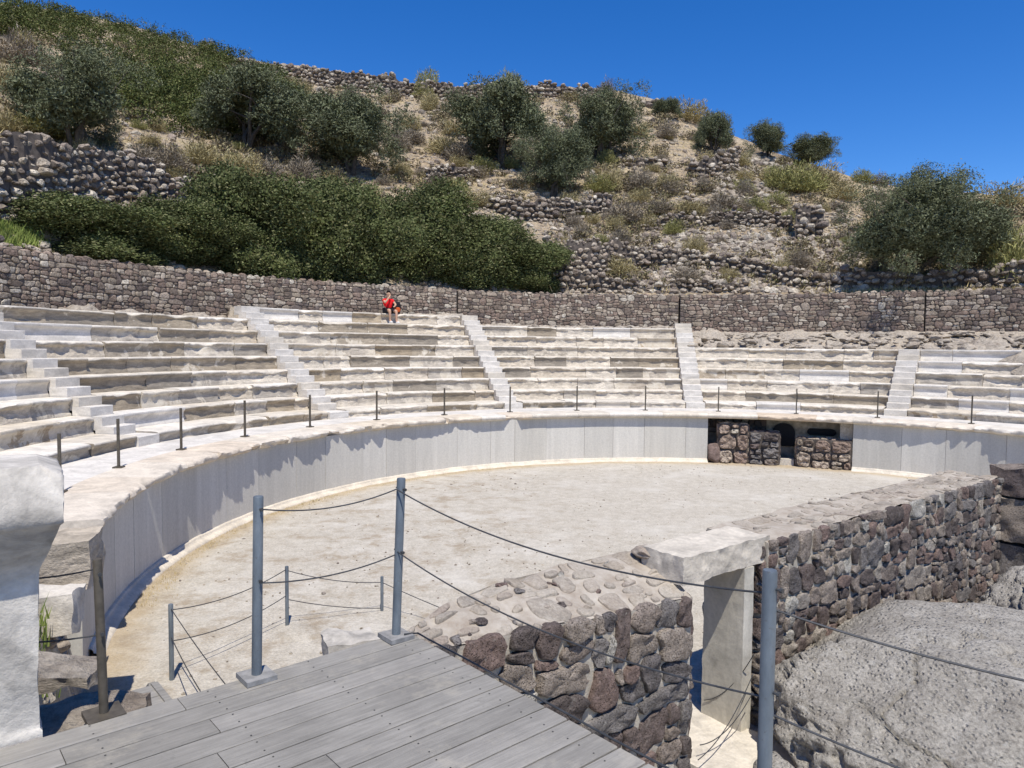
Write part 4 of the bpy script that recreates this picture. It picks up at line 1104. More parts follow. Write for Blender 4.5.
# ------------------------------------------------------------------ hillside: dry stone walls, scree, plants
print('hill walls')
def drystone(pts, size, lab, seed, thick=.5, mat='field_stone', name='dry_stone_wall', group='dry stone terrace walls on the hillside', jit=.12, flat=.7):
    rg = np.random.default_rng(seed); xs = [p_[0] for p_ in pts]
    X = np.linspace(xs[0], xs[-1], max(8, int((xs[-1] - xs[0]) / 4)))
    YB = np.interp(X, xs, [p_[1] for p_ in pts]); YT = np.interp(X, xs, [p_[2] for p_ in pts])
    P = hit(X, YB); ok = ~np.isnan(P[:, 0]); X, YB, YT, P = X[ok], YB[ok], YT[ok], P[ok]
    D = P[:, 1]; hs = (YB - YT) / F * D
    hs = hs * (1 + .28 * fbm(P + seed, .8, 3, seed))
    mb = MB(); seg = np.r_[0, np.cumsum(np.hypot(np.diff(P[:, 0]), np.diff(P[:, 1])))]
    # dark earth core so no sky shows through the joints
    k = len(P); V = []
    for i in range(k):
        q = P[i]; dr = q[:2] / np.linalg.norm(q[:2]); h = max(.02, hs[i] - size * .5)
        V += [(q[0] + dr[0] * .12, q[1] + dr[1] * .12, q[2] - .5), (q[0] + dr[0] * .12, q[1] + dr[1] * .12, q[2] + h), (q[0] + dr[0] * (thick + .6), q[1] + dr[1] * (thick + .6), q[2] + h), (q[0] + dr[0] * (thick + .6), q[1] + dr[1] * (thick + .6), q[2] - .5)]
    mb.grid(V, k, 4, 1, closev=True)
    s = 0.0; L = seg[-1]
    nrow = max(1, int(max(hs) / (size * 1.15)) + 1)
    for r_ in range(nrow):
        s = rg.uniform(0, size)
        while s < L:
            sz = size * rg.choice([.55, .75, .9, 1.0, 1.2, 1.5], p=[.2, .22, .22, .18, .12, .06])
            x = np.interp(s, seg, P[:, 0]); y = np.interp(s, seg, P[:, 1]); z = np.interp(s, seg, P[:, 2]); h = np.interp(s, seg, hs)
            zz = (r_ + .4) * size * 1.15 + rg.normal(0, .2) * size
            if zz < h + size * .3 * rg.random():
                dr = np.array([x, y]) / math.hypot(x, y)
                o = rg.normal(0, jit) * size + .10 * zz
                add_rock(mb, (x + dr[0] * o, y + dr[1] * o, z + zz + rg.normal(0, .12) * size), sz * .72, rg, 1, flat)
                if zz > h - size * 1.3:
                    for q in range(2): add_rock(mb, (x + dr[0] * (o + .4 * (q + 1)), y + dr[1] * (o + .4 * (q + 1)), z + min(zz, h) + rg.normal(0, .12) * size), sz * .72, rg, 1, flat)
            s += sz * 1.25
    mi = len(P) // 2
    return tag(mb.build(name, [M[mat], M['joint']], None, tuple(P[mi])), lab, 'wall', group)
DW = [([(-40, 226, 130), (0, 222, 135), (40, 222, 143), (80, 215, 150), (130, 206, 153), (175, 203, 180), (215, 194, 187)], .26, 'tall tumbled dry stone wall at the far left edge above the retaining wall'),
      ([(545, 289, 230), (590, 286, 237), (622, 272, 243), (672, 269, 247), (708, 269, 252), (740, 276, 258), (790, 290, 266), (850, 290, 272)], .24, 'long dry stone terrace wall directly right of the dark bushes'),
      ([(560, 293, 274), (620, 293, 281), (700, 293, 282), (748, 293, 277)], .24, 'lowest dry stone terrace wall just above the retaining wall'),
      ([(426, 186, 168), (455, 184, 166), (479, 181, 167)], .26, 'short dry stone wall above the dark bushes left of the olive trees'),
      ([(445, 197, 192), (480, 206, 195), (520, 222, 198), (560, 222, 197), (612, 216, 197)], .26, 'dry stone terrace wall below the lowest olive of the three'),
      ([(637, 232, 224), (680, 228, 214), (720, 227, 212), (765, 227, 211), (792, 232, 210)], .22, 'dry stone terrace wall above the scree slope'),
      ([(795, 240, 206), (808, 240, 203), (823, 240, 207)], .30, 'heaped pile of dark stones at the end of the scree terrace wall'),
      ([(200, 56, 49), (260, 72, 61), (330, 88, 71), (400, 96, 77), (440, 100, 81), (500, 102, 84), (560, 97, 84), (602, 99, 88)], .32, 'ruined dry stone wall along the skyline ridge'),
      ([(840, 291, 268), (900, 291, 272), (960, 289, 267), (1050, 289, 262)], .26, 'dark dry stone wall in shade beneath the right olive tree'),
      ([(688, 178, 160), (712, 178, 154), (738, 172, 150)], .34, 'broken stone heap on the slope below the small upright olive'),
      ([(640, 106, 95), (655, 110, 98), (668, 116, 106)], .55, 'rocky outcrop of grey stones at the right end of the skyline wall'),
      ([(615, 166, 158), (640, 167, 158), (665, 168, 160)], .34, 'row of large stones beside the olive trees on the slope'),
      ([(-30, 250, 240), (0, 249, 241), (30, 251, 244), (52, 256, 248)], .18, 'small loose stones heaped on top of the left retaining wall')]
for i, (pts, sz, lab) in enumerate(DW): drystone(pts, sz, lab, 200 + i)
# scree and loose rock
rg = np.random.default_rng(66)
def ink(px, py):  # rough mask of the hillside
    return py > np.interp(px, SKX, SKYY) + 2
def scatter(n, box, sz, lvl, mat, lab, name='rubble', poly=None):
    px = rg.uniform(box[0], box[2], n); py = rg.uniform(box[1], box[3], n); k = ink(px, py); px, py = px[k], py[k]
    P = hit(px, py); mb = MB()
    for p_ in P:
        if np.isnan(p_[0]): continue
        s = sz[0] * (sz[1] / sz[0]) ** (rg.random() ** 2.2); add_rock(mb, (p_[0], p_[1], p_[2] + s * .1), s, rg, lvl)
    return tag(mb.build(name, M[mat]), lab, None, None, 'stuff')
scatter(6500, (-40, 20, 1064, 290), (.05, .34), 1, 'field_stone', 'loose stones scattered over the dry hillside')
scatter(4200, (545, 214, 860, 292), (.06, .22), 1, 'scree', 'grey scree between the terrace walls')
scatter(2600, (555, 236, 860, 293), (.09, .34), 1, 'field_stone', 'tumbled field stones between the lowest terrace walls')
scatter(1500, (400, 150, 700, 235), (.06, .30), 1, 'field_stone', 'tumbled field stones around the three olive trees')
scatter(1300, (715, 150, 790, 205), (.08, .42), 1, 'scree', 'pale scree chute below the small olives')
scatter(1900, (240, 75, 700, 150), (.07, .34), 1, 'scree', 'pale loose stones under the skyline wall')
scatter(900, (60, 40, 330, 215), (.06, .34), 1, 'scree', 'pale loose stones between the left olive trees')

print('plants')
def leaves(centers, radii, n, L, W, rng, shell=.55, up=.25, clump=0, clr=.12):
    """n leaf-shaped faces spread through ellipsoid lumps"""
    centers = np.array(centers, float); radii = np.array(radii, float)
    wts = radii.prod(1) ** (2 / 3); idx = rng.choice(len(centers), n, p=wts / wts.sum())
    d = rng.normal(size=(n, 3)); d /= np.linalg.norm(d, axis=1)[:, None]
    r_ = shell + (1 - shell) * rng.random(n) ** .6
    r_ = r_ * (1 + .22 * vnoise(d * 2.4 + idx[:, None] * 7.7, 1.6, 5))
    P = centers[idx] + d * radii[idx] * r_[:, None]
    if clump:
        cc = P[rng.integers(0, n, clump)]; P = cc[rng.integers(0, clump, n)] + rng.normal(size=(n, 3)) * clr
    a = rng.normal(size=(n, 3)) + d * .7; a[:, 2] += up; a /= np.linalg.norm(a, axis=1)[:, None]
    b = np.cross(a, rng.normal(size=(n, 3))); b /= np.linalg.norm(b, axis=1)[:, None]
    l = L * rng.uniform(.6, 1.35, n)[:, None]; w = W * rng.uniform(.7, 1.3, n)[:, None]
    V = np.stack([P - a * l / 2, P + b * w / 2, P + a * l / 2, P - b * w / 2], 1).reshape(-1, 3)
    return V
def leaf_obj(name, V, mat, parent=None):
    n = len(V) // 4; me = bpy.data.meshes.new(name)
    me.vertices.add(len(V)); me.vertices.foreach_set('co', V.ravel())
    me.loops.add(n * 4); me.loops.foreach_set('vertex_index', np.arange(n * 4)); me.polygons.add(n)
    me.polygons.foreach_set('loop_start', np.arange(n) * 4); me.polygons.foreach_set('loop_total', np.full(n, 4))
    me.update(calc_edges=True); me.validate(); me.materials.append(mat)
    o = bpy.data.objects.new(name, me); COL.objects.link(o); o.parent = parent
    return o
def olive_proto(seed, n=30000, lf=.024):
    """olive tree one unit wide and about 0.85 high, several stems"""
    rng = np.random.default_rng(seed); e = thing('olive_tree', (0, 0, 0), 'olive tree', 'tree', 'olive trees on the hillside')
    cs, rs = [], []
    for k in range(13):
        a = rng.uniform(0, 6.28); q = rng.uniform(.05, .34)
        cs.append((math.cos(a) * q, math.sin(a) * q, rng.uniform(.26, .60))); s = rng.uniform(.14, .22); rs.append((s * 1.1, s * 1.1, s))
    for k in range(26):
        a = rng.uniform(0, 6.28); q = rng.uniform(.25, .46)
        cs.append((math.cos(a) * q, math.sin(a) * q, rng.uniform(.14, .74) - q * .2 + .04)); s = rng.uniform(.06, .12); rs.append((s, s, s * 1.25))
    for k in range(8):
        a = rng.uniform(0, 6.28); q = rng.uniform(.0, .25)
        cs.append((math.cos(a) * q, math.sin(a) * q, rng.uniform(.66, .78))); s = rng.uniform(.05, .09); rs.append((s, s, s * 1.3))
    V = leaves(cs, rs, n, lf, lf * .3, rng, .35, .6, n // 9, .016)
    V = np.concatenate([V, leaves(cs[:13], [(a * .8, b * .8, c * .8) for a, b, c in rs[:13]], n // 3, lf * 1.8, lf * .7, rng, .3, .3)])
    leaf_obj('crown', V, M['olive'], e)
    mb = MB()
    for k in range(5):
        a = rng.uniform(0, 6.28); t = cs[k]
        mb.tube([(math.cos(a) * .015, math.sin(a) * .015, -.06), (math.cos(a) * .05 + t[0] * .2, math.sin(a) * .05 + t[1] * .2, .12), (t[0] * .6, t[1] * .6, .26), (t[0] * .95, t[1] * .95, .42), (t[0] * 1.1, t[1] * 1.1, .55)], [.022, .017, .013, .009, .004], 7)
        for j in range(4):
            u = cs[rng.integers(0, len(cs))]; mb.tube([(t[0] * .6, t[1] * .6, .26), ((t[0] + u[0]) / 2, (t[1] + u[1]) / 2, .38), (u[0], u[1], u[2])], [.009, .006, .003], 5)
    mb.build('trunk', M['bark'], e)
    return e
OL = [(78, 150, 118, 102, 'dark olive tree far left above the tumbled dry stone wall'), (247, 150, 104, 80, 'grey green olive tree against the dense green maquis'),
      (352, 175, 104, 82, 'rounded olive tree rising right above the dark bushes'), (503, 167, 98, 84, 'large olive tree left of the three standing together'),
      (604, 163, 84, 72, 'rounded olive tree right of the three standing together'), (552, 197, 74, 68, 'lowest olive of the three standing together'),
      (712, 154, 34, 42, 'small upright olive tree on the right slope of the ridge'), (766, 158, 40, 36, 'small olive bush on the skyline, left of a pair'),
      (805, 167, 56, 30, 'low spreading dark olive on the skyline, right of a pair'), (918, 283, 140, 108, 'big spreading olive tree above the right retaining wall'),
      (667, 119, 26, 20, 'tiny dark olive bush beside the rocky outcrop')]
protos = [olive_proto(301), olive_proto(302), olive_proto(303), olive_proto(304, 70000, .017)]
order = [0, 1, 2, 1, 0, 2, 1, 0, 2, 3, 1]; used = set()
rg = np.random.default_rng(31)
for (px, py, w, h, lab), pi in zip(OL, order):
    P = hit([px], [py])[0]
    if np.isnan(P[0]):
        dd = 74.; P = np.array(atY(px, py, dd))
    o = protos[pi] if pi not in used else copy_tree(protos[pi]); used.add(pi)
    o['label'] = lab; o.location = P; s = P[1] / F
    o.scale = (w * s / .86, w * s / .86, h * s / .82); o.rotation_euler.z = rg.uniform(0, 6.28)
# dark lentisk bushes behind the left retaining wall
def bush_proto(seed, mat, n, L, W, name, lab, cat, grp, lumps=16, stems=True, clump=0, clr=.05):
    rng = np.random.default_rng(seed); e = thing(name, (0, 0, 0), lab, cat, grp); cs, rs = [(0, 0, .42)], [(.36, .36, .36)]
    for k in range(lumps):
        a = rng.uniform(0, 6.28); q = rng.uniform(.1, .40); s = rng.uniform(.12, .22)
        cs.append((math.cos(a) * q, math.sin(a) * q, rng.uniform(.04, .84) * (1 - q * .55))); rs.append((s * .85, s * .85, s * .8))
    V = leaves(cs, rs, n, L, W, rng, .80, .35, clump, clr)
    V = np.concatenate([V, leaves(cs[:1] + cs[1:], [(a * .8, b * .8, c * .8) for a, b, c in rs], n // 3, L * 1.4, W * 1.6, rng, .4, .2)]); V = V[:]
    leaf_obj('foliage', V, mat, e)
    if stems:
        mb = MB()
        for k in range(7):
            t = cs[rng.integers(0, len(cs))]; mb.tube([(t[0] * .1, t[1] * .1, -.08), (t[0] * .5, t[1] * .5, t[2] * .5), (t[0] * .9, t[1] * .9, t[2] * .95)], [.016, .012, .005], 6)
        mb.build('stem', M['bark'], e)
    return e
LB = [(20 + 75, 262, 150, 70, 'dark green lentisk bush at the left end of the hedge-like mass'), (180, 275, 120, 84, 'dark lentisk bush, second from the left behind the retaining wall'),
      (250, 279, 140, 122, 'tall mid green lentisk bush behind the left retaining wall'), (335, 285, 145, 126, 'tallest dark lentisk bush, right of the mid green one'),
      (415, 289, 135, 116, 'broad dark lentisk bush behind and right of the seated man'), (485, 290, 130, 88, 'dark lentisk bush, second from the right of the mass'), (533, 292, 70, 58, 'small rounded lentisk bush at the right end of the mass')]
bp = [bush_proto(401, M['lentisk'], 46000, .022, .012, 'lentisk_bush', 'x', 'bush', 'dark lentisk bushes behind the retaining wall', 24, True, 1500, .026), bush_proto(402, M['lentisk'], 46000, .022, .012, 'lentisk_bush', 'x', 'bush', 'dark lentisk bushes behind the retaining wall', 24, True, 1500, .026)]
used = set()
for k, (px, py, w, h, lab) in enumerate(LB):
    r_ = ray(px, py); ux, uy = r_.x / math.hypot(r_.x, r_.y), r_.y / math.hypot(r_.x, r_.y)
    b = -(ux * CX + uy * CY); d = -b + math.sqrt(b * b - (CX ** 2 + CY ** 2 - 22.3 ** 2)); x, y = ux * d, uy * d
    z = float(hill(np.array([x]), np.array([y]))[0]); s = y / F; pi = k % 2
    o = bp[pi] if pi not in used else copy_tree(bp[pi]); used.add(pi); o['label'] = lab
    zt_ = H + (YH - (py - h) - ROLL * 0 + (px - 512) * ROLL) * s * 1.0
    o.location = (x, y, z - .35); wd = w * s * 1.12; o.scale = (wd, min(wd, 3.6), (zt_ - z + .35) / .95); o.rotation_euler.z = [0, 2.2, 4.0, 1.0, 5.0, 3.1, .6][k] * 0 + rg.uniform(-.3, .3) + (math.pi if k % 3 == 1 else 0)
# green maquis cover upper left: one uncountable mass
poly = [(-60, -60), (0, 0), (60, 12), (120, 22), (180, 42), (240, 62), (285, 84), (300, 112), (285, 140), (235, 138), (180, 135), (140, 122), (115, 100), (95, 75), (60, 52), (20, 40), (-60, 30)]
def inpoly(x, y, poly):
    c = False
    for i in range(len(poly)):
        (x1, y1), (x2, y2) = poly[i], poly[i - 1]
        if (y1 > y) != (y2 > y) and x < (x2 - x1) * (y - y1) / (y2 - y1) + x1: c = not c
    return c
rg = np.random.default_rng(91); pp = []
while len(pp) < 330:
    x, y = rg.uniform(-60, 300), rg.uniform(-40, 142)
    if inpoly(x, y, poly) and y > np.interp(x, SKX, SKYY) + 3: pp.append((x, y))
for x in np.linspace(5, 236, 60): pp.append((x, np.interp(x, SKX, SKYY) + 2.5))
P = hit([a for a, b in pp], [b for a, b in pp]); P = P[~np.isnan(P[:, 0])]
rs = rg.uniform(.5, 1.5, len(P)); V = leaves(P + np.stack([0 * rs, 0 * rs, rs * .35], 1), np.stack([rs * 1.1, rs * 1.1, rs * .85], 1), 200000, .15, .085, rg, .75, .4, 7000, .17)
o = leaf_obj('shrubbery', V, M['maquis']); tag(o, 'dense green maquis covering the upper left hillside', None, None, 'stuff')
# dry shrubs, three looks, shared meshes
def dry_proto(seed, mat, lab, grp):
    rng = np.random.default_rng(seed); n = 3200
    e = thing('dry_shrub', (0, 0, 0), lab, 'shrub', grp)
    d = rng.normal(size=(n, 3)); d[:, 2] = np.abs(d[:, 2]) * .8; d /= np.linalg.norm(d, axis=1)[:, None]
    P = d * (rng.uniform(.15, 1, n) ** .7)[:, None] * np.array([.5, .5, .62]) * (1 + .4 * vnoise(d * 3, 1, seed))[:, None]
    a = d + rng.normal(size=(n, 3)) * .55; a[:, 2] += .3; a /= np.linalg.norm(a, axis=1)[:, None]; b = np.cross(a, rng.normal(size=(n, 3))); b /= np.linalg.norm(b, axis=1)[:, None]
    l = rng.uniform(.05, .14, n)[:, None]; w = rng.uniform(.010, .022, n)[:, None]
    V = np.stack([P - a * l / 2, P + b * w / 2, P + a * l / 2, P - b * w / 2], 1).reshape(-1, 3)
    leaf_obj('foliage', V, mat, e)
    return e
DP = [dry_proto(501, M['dry_a'], 'low straw coloured dry shrub on the stony hillside', 'straw coloured shrubs on the hillside'), dry_proto(502, M['dry_b'], 'low grey brown withered shrub on the stony hillside', 'grey brown shrubs on the hillside'), dry_proto(503, M['dry_c'], 'rounded yellow green shrub on the stony hillside', 'yellow green shrubs on the hillside')]
spots = [(427, 92, 28, 24, 2), (510, 96, 32, 26, 2), (430, 108, 22, 16, 0), (207, 14 + 38, 16, 12, 0), (606, 96, 22, 16, 1), (690, 122, 40, 22, 0), (1004, 208, 54, 26, 0), (985, 262, 60, 44, 0), (1015, 280, 60, 60, 2), (800, 192, 50, 30, 2), (778, 188, 34, 24, 2), (820, 175 + 12, 46, 24, 0), (862, 182, 26, 14, 2), (840, 200, 40, 18, 0), (880, 185, 22, 12, 1), (625, 222, 44, 22, 1), (660, 214, 30, 16, 1), (690, 214, 36, 14, 0), (720, 210, 46, 16, 1), (755, 210, 30, 14, 2), (776, 205, 26, 14, 2), (640, 190, 36, 24, 1), (668, 190, 26, 18, 0), (655, 215, 16, 12, 2), (745, 196, 22, 18, 1), (460, 160, 36, 20, 1), (445, 155, 40, 22, 0), (508, 168, 24, 14, 2), (475, 206, 40, 16, 0), (610, 190, 30, 24, 0), (606, 166, 22, 18, 2), (40, 135, 60, 24, 2), (10, 132, 40, 22, 0), (62, 140, 34, 16, 2), (140, 165, 40, 22, 1), (170, 170, 50, 24, 1), (200, 165, 44, 24, 0), (240, 178, 50, 28, 0), (270, 182, 40, 24, 1), (300, 180, 40, 24, 1), (20, 65, 60, 30, 1), (8, 90, 40, 30, 0), (25, 48, 24, 16, 0), (150, 190, 22, 10, 2), (330, 182, 30, 14, 0), (398, 150, 30, 24, 1), (412, 130, 24, 16, 0), (380, 118, 22, 14, 1), (350, 100, 24, 12, 1), (300, 95, 24, 14, 0), (330, 110, 20, 12, 1), (470, 120, 22, 16, 0), (455, 135, 30, 16, 0)]
rg = np.random.default_rng(72)
while len(spots) < 270:
    x, y = rg.uniform(-20, 1044), rg.uniform(60, 286)
    if not y > np.interp(x, SKX, SKYY) + 6: continue
    if inpoly(x, y, poly) or (x < 560 and y > 200): continue
    w = rg.uniform(9, 26) * (.7 + y / 420); spots.append((x, y, w, w * rg.uniform(.45, .7), int(rg.choice([0, 1, 1, 2, 0]))))
P = hit([a[0] for a in spots], [a[1] for a in spots]); used = set()
MARK = [(78, 110, 'the far left olive tree'), (247, 115, 'the olive tree against the green maquis'), (352, 138, 'the olive tree above the dark bushes'), (503, 128, 'the large left olive of the three'), (604, 128, 'the right olive of the three'), (552, 165, 'the lowest olive of the three'), (712, 135, 'the small upright olive'), (766, 142, 'the small skyline olive bush'), (805, 152, 'the low spreading skyline olive'), (918, 230, 'the big right olive tree'), (650, 102, 'the skyline rocky outcrop'), (440, 90, 'the middle of the skyline wall'), (300, 76, 'the left end of the skyline wall'), (455, 174, 'the short wall beside the dark bushes'), (540, 208, 'the terrace wall below the three olives'), (715, 218, 'the terrace wall above the scree'), (810, 222, 'the heaped pile of dark stones'), (640, 255, 'the long terrace wall right of the bushes'), (650, 285, 'the lowest terrace wall'), (755, 178, 'the pale scree chute'), (110, 180, 'the tumbled wall at far left'), (250, 195, 'the tall mid green bush'), (1000, 285, 'the right edge above the retaining wall')]
LOOK = ['straw coloured', 'grey brown', 'yellow green']
for (px, py, w, h, k), p_ in zip(spots, P):
    if np.isnan(p_[0]): continue
    o = DP[k] if k not in used else copy_tree(DP[k]); used.add(k)
    mx, my, mn = min(MARK, key=lambda q: (q[0] - px) ** 2 + (q[1] - py) ** 2 * 1.6)
    ddx, ddy = px - mx, py - h / 2 - my
    rel = ('right of' if ddx > 0 else 'left of') if abs(ddx) > 2 * abs(ddy) else ('below' if ddy > 0 else 'above') if abs(ddy) > 2 * abs(ddx) else ('below ' if ddy > 0 else 'above ') + ('right of' if ddx > 0 else 'left of')
    o['label'] = f"{'large' if w > 32 else 'small' if w > 18 else 'tiny'} {LOOK[k]} shrub {rel} {mn}"
    s = p_[1] / F; o.location = (p_[0], p_[1], p_[2] - .05); o.scale = (w * s, w * s, h * s / .6); o.rotation_euler.z = rg.uniform(0, 6.28)
# fine withered undergrowth nobody could count
n = 4200; px = rg.uniform(-40, 1064, n); py = rg.uniform(45, 288, n); k = ink(px, py - 4) & ~((px < 545) & (py > 205)); P = hit(px[k], py[k]); P = P[~np.isnan(P[:, 0])]
P = P[fbm(P, .3, 3, 55) > -.25]; r_ = rg.uniform(.18, .7, len(P)) * np.clip(P[:, 1] / 55, .5, 1.3)
V = leaves(P + np.stack([0 * r_, 0 * r_, r_ * .45], 1), np.stack([r_, r_, r_ * .8], 1), len(P) * 80, .20, .07, rg, .3, .5)
tag(leaf_obj('undergrowth', V, M['dry_mix']), 'low withered undergrowth spread over the hillside', None, None, 'stuff')
# dry grass over the slope
n = 5200; px = rg.uniform(-40, 1064, n); py = rg.uniform(50, 293, n); k = ink(px, py) & ~((px < 545) & (py > 215)); P = hit(px[k], py[k]); P = P[~np.isnan(P[:, 0])]
keepm = fbm(P, .22, 3, 77) > -.35; P = P[keepm]
mb = MB(); tufts(mb, [tuple(q) for q in P], rg, .10, .34, .022, 6, .22, .9); tag(mb.build('dry_grass', M['grass_blade']), 'dry straw grass over the hillside', None, None, 'stuff')
n = 700; px = rg.uniform(800, 1060, n); py = rg.uniform(288, 294, n); P = hit(px, py); P = P[~np.isnan(P[:, 0])]
px = rg.uniform(-20, 40, 500); py = rg.uniform(224, 246, 500); Q = hit(px, py); Q = Q[~np.isnan(Q[:, 0])]
mb = MB(); tufts(mb, [tuple(q) for q in P], rg, .06, .2, .02, 6, .15, .9); tag(mb.build('dry_grass', M['grass_blade']), 'golden grass strip behind the right retaining wall', None, None, 'stuff')
mb = MB(); tufts(mb, [tuple(q) for q in Q], rg, .10, .28, .02, 9, .15, .7); tag(mb.build('grass', M['green_grass']), 'fresh green grass patch at the left above the retaining wall', None, None, 'stuff')

# ------------------------------------------------------------------ seated man
print('person')
def skin_mesh(nodes, edges, sub=2):
    """nodes: name -> (pos, radius); one continuous skinned body, root first"""
    names = list(nodes); me = bpy.data.meshes.new('skeleton'); me.from_pydata([nodes[k][0] for k in names], [(names.index(a), names.index(b)) for a, b in edges], [])
    o = bpy.data.objects.new('skeleton', me); COL.objects.link(o)
    md = o.modifiers.new('skin', 'SKIN'); md.use_smooth_shade = True
    for i, k in enumerate(names):
        r_ = nodes[k][1]; r_ = r_ if hasattr(r_, '__len__') else (r_, r_); me.skin_vertices[0].data[i].radius = r_
    me.skin_vertices[0].data[0].use_root = True
    md2 = o.modifiers.new('sub', 'SUBSURF'); md2.levels = sub; md2.render_levels = sub
    dg = bpy.context.evaluated_depsgraph_get(); ev = o.evaluated_get(dg); m2 = bpy.data.meshes.new_from_object(ev)
    bpy.data.objects.remove(o); return m2
k9 = 8; Rm = R0 + RA + k9 * RD; Tm = ZP + RB + k9 * RH
rm = ray(388, 311); ux, uy = rm.x / math.hypot(rm.x, rm.y), rm.y / math.hypot(rm.x, rm.y)
b = -(ux * CX + uy * CY); d = -b + math.sqrt(b * b - (CX ** 2 + CY ** 2 - (Rm + .22) ** 2))
base = Vector((ux * d, uy * d, Tm)); fw = (Vector((CX, CY, 0)) - Vector((base.x, base.y, 0))).normalized()
man = thing('person', tuple(base), 'man in red shirt and dark shorts sitting on the top row, hand at mouth', 'person')
man.rotation_euler.z = math.atan2(fw.x, -fw.y) + .0
# local frame: -y forward, x to his left
nd_ = {'pelvis': ((0, 0, .11), (.15, .12)), 'waist': ((0, .0, .27), (.135, .10)), 'chest': ((0, -.02, .45), (.165, .115)), 'neck0': ((0, -.03, .58), (.075, .07)), 'neck': ((0, -.045, .66), .055), 'head': ((0, -.065, .77), (.078, .092)), 'crown': ((0, -.055, .865), (.068, .08)),
       'shl': ((.185, -.02, .53), .062), 'ell': ((.27, -.16, .36), .045), 'wrl': ((.16, -.34, .30), .032), 'hal': ((.11, -.40, .28), (.036, .022)),
       'shr': ((-.185, -.02, .53), .062), 'elr': ((-.22, -.22, .42), .045), 'wrr': ((-.06, -.24, .64), .032), 'har': ((-.01, -.20, .70), (.036, .022)),
       'hpl': ((.09, -.05, .09), .10), 'knl': ((.16, -.46, .10), .066), 'anl': ((.17, -.47, -.33), .042), 'tol': ((.18, -.62, -.385), (.042, .03)),
       'hpr': ((-.09, -.05, .09), .10), 'knr': ((-.13, -.46, .12), .066), 'anr': ((-.08, -.40, -.30), .042), 'tor': ((-.09, -.54, -.37), (.042, .03))}
ed = [('pelvis', 'waist'), ('waist', 'chest'), ('chest', 'neck0'), ('neck0', 'neck'), ('neck', 'head'), ('head', 'crown'), ('chest', 'shl'), ('shl', 'ell'), ('ell', 'wrl'), ('wrl', 'hal'), ('chest', 'shr'), ('shr', 'elr'), ('elr', 'wrr'), ('wrr', 'har'), ('pelvis', 'hpl'), ('hpl', 'knl'), ('knl', 'anl'), ('anl', 'tol'), ('pelvis', 'hpr'), ('hpr', 'knr'), ('knr', 'anr'), ('anr', 'tor')]
for sgn, hn, tip in ((1, 'hal', (-.6, -.7, -.2)), (-1, 'har', (.35, .2, .85))):
    h0 = Vector(nd_[hn][0]); dv = Vector(tip).normalized(); sv = dv.cross(Vector((0, 0, 1))).normalized()
    for q in range(4):
        l = (.055, .065, .06, .048)[q]; o_ = sv * ((q - 1.5) * .017)
        nd_[f'{hn}f{q}a'] = (tuple(h0 + dv * .03 + o_), .010); nd_[f'{hn}f{q}b'] = (tuple(h0 + dv * (.03 + l * .6) + o_ + Vector((0, 0, -.006))), .009); nd_[f'{hn}f{q}c'] = (tuple(h0 + dv * (.03 + l) + o_ + Vector((0, .004, -.022))), .008)
        ed += [(hn, f'{hn}f{q}a'), (f'{hn}f{q}a', f'{hn}f{q}b'), (f'{hn}f{q}b', f'{hn}f{q}c')]
    nd_[f'{hn}t'] = (tuple(h0 + sv * -.035 + dv * .02), .010); ed.append((hn, f'{hn}t'))
me = skin_mesh(nd_, ed); me.materials.clear(); me.materials.append(M['skin'])
o = bpy.data.objects.new('body', me); COL.objects.link(o); o.parent = man
sh = {k: nd_[k] for k in ('pelvis', 'waist', 'chest', 'neck0')}; sh['pelvis'] = ((0, 0, .10), (.165, .135)); sh['waist'] = ((0, 0, .27), (.158, .125)); sh['chest'] = ((0, -.02, .45), (.185, .135)); sh['neck0'] = ((0, -.028, .575), (.09, .085))
sh['shl'] = ((.19, -.02, .53), .078); sh['ul'] = ((.235, -.10, .435), .068); sh['shr'] = ((-.19, -.02, .53), .078); sh['ur'] = ((-.205, -.13, .47), .068)
me = skin_mesh(sh, [('pelvis', 'waist'), ('waist', 'chest'), ('chest', 'neck0'), ('chest', 'shl'), ('shl', 'ul'), ('chest', 'shr'), ('shr', 'ur')]); me.materials.clear(); me.materials.append(M['red'])
o = bpy.data.objects.new('shirt', me); COL.objects.link(o); o.parent = man
so_ = {'pelvis': ((0, .01, .10), (.17, .13)), 'hpl': ((.09, -.06, .095), .115), 'tl': ((.145, -.38, .10), .092), 'hpr': ((-.09, -.06, .095), .115), 'tr': ((-.122, -.38, .115), .092)}
me = skin_mesh(so_, [('pelvis', 'hpl'), ('hpl', 'tl'), ('pelvis', 'hpr'), ('hpr', 'tr')]); me.materials.clear(); me.materials.append(M['black_cloth'])
o = bpy.data.objects.new('shorts', me); COL.objects.link(o); o.parent = man
mb = MB(); V, Fc = ICO[3]; keep = [f for f in Fc if all(V[i][2] > -.15 and not (V[i][1] < -.35 and V[i][2] < .45) for i in f)]
mb.add(V * np.array([.088, .105, .085]) + np.array([0, -.05, .855]), keep); mb.build('hair', M['hair'], man, smooth=True)
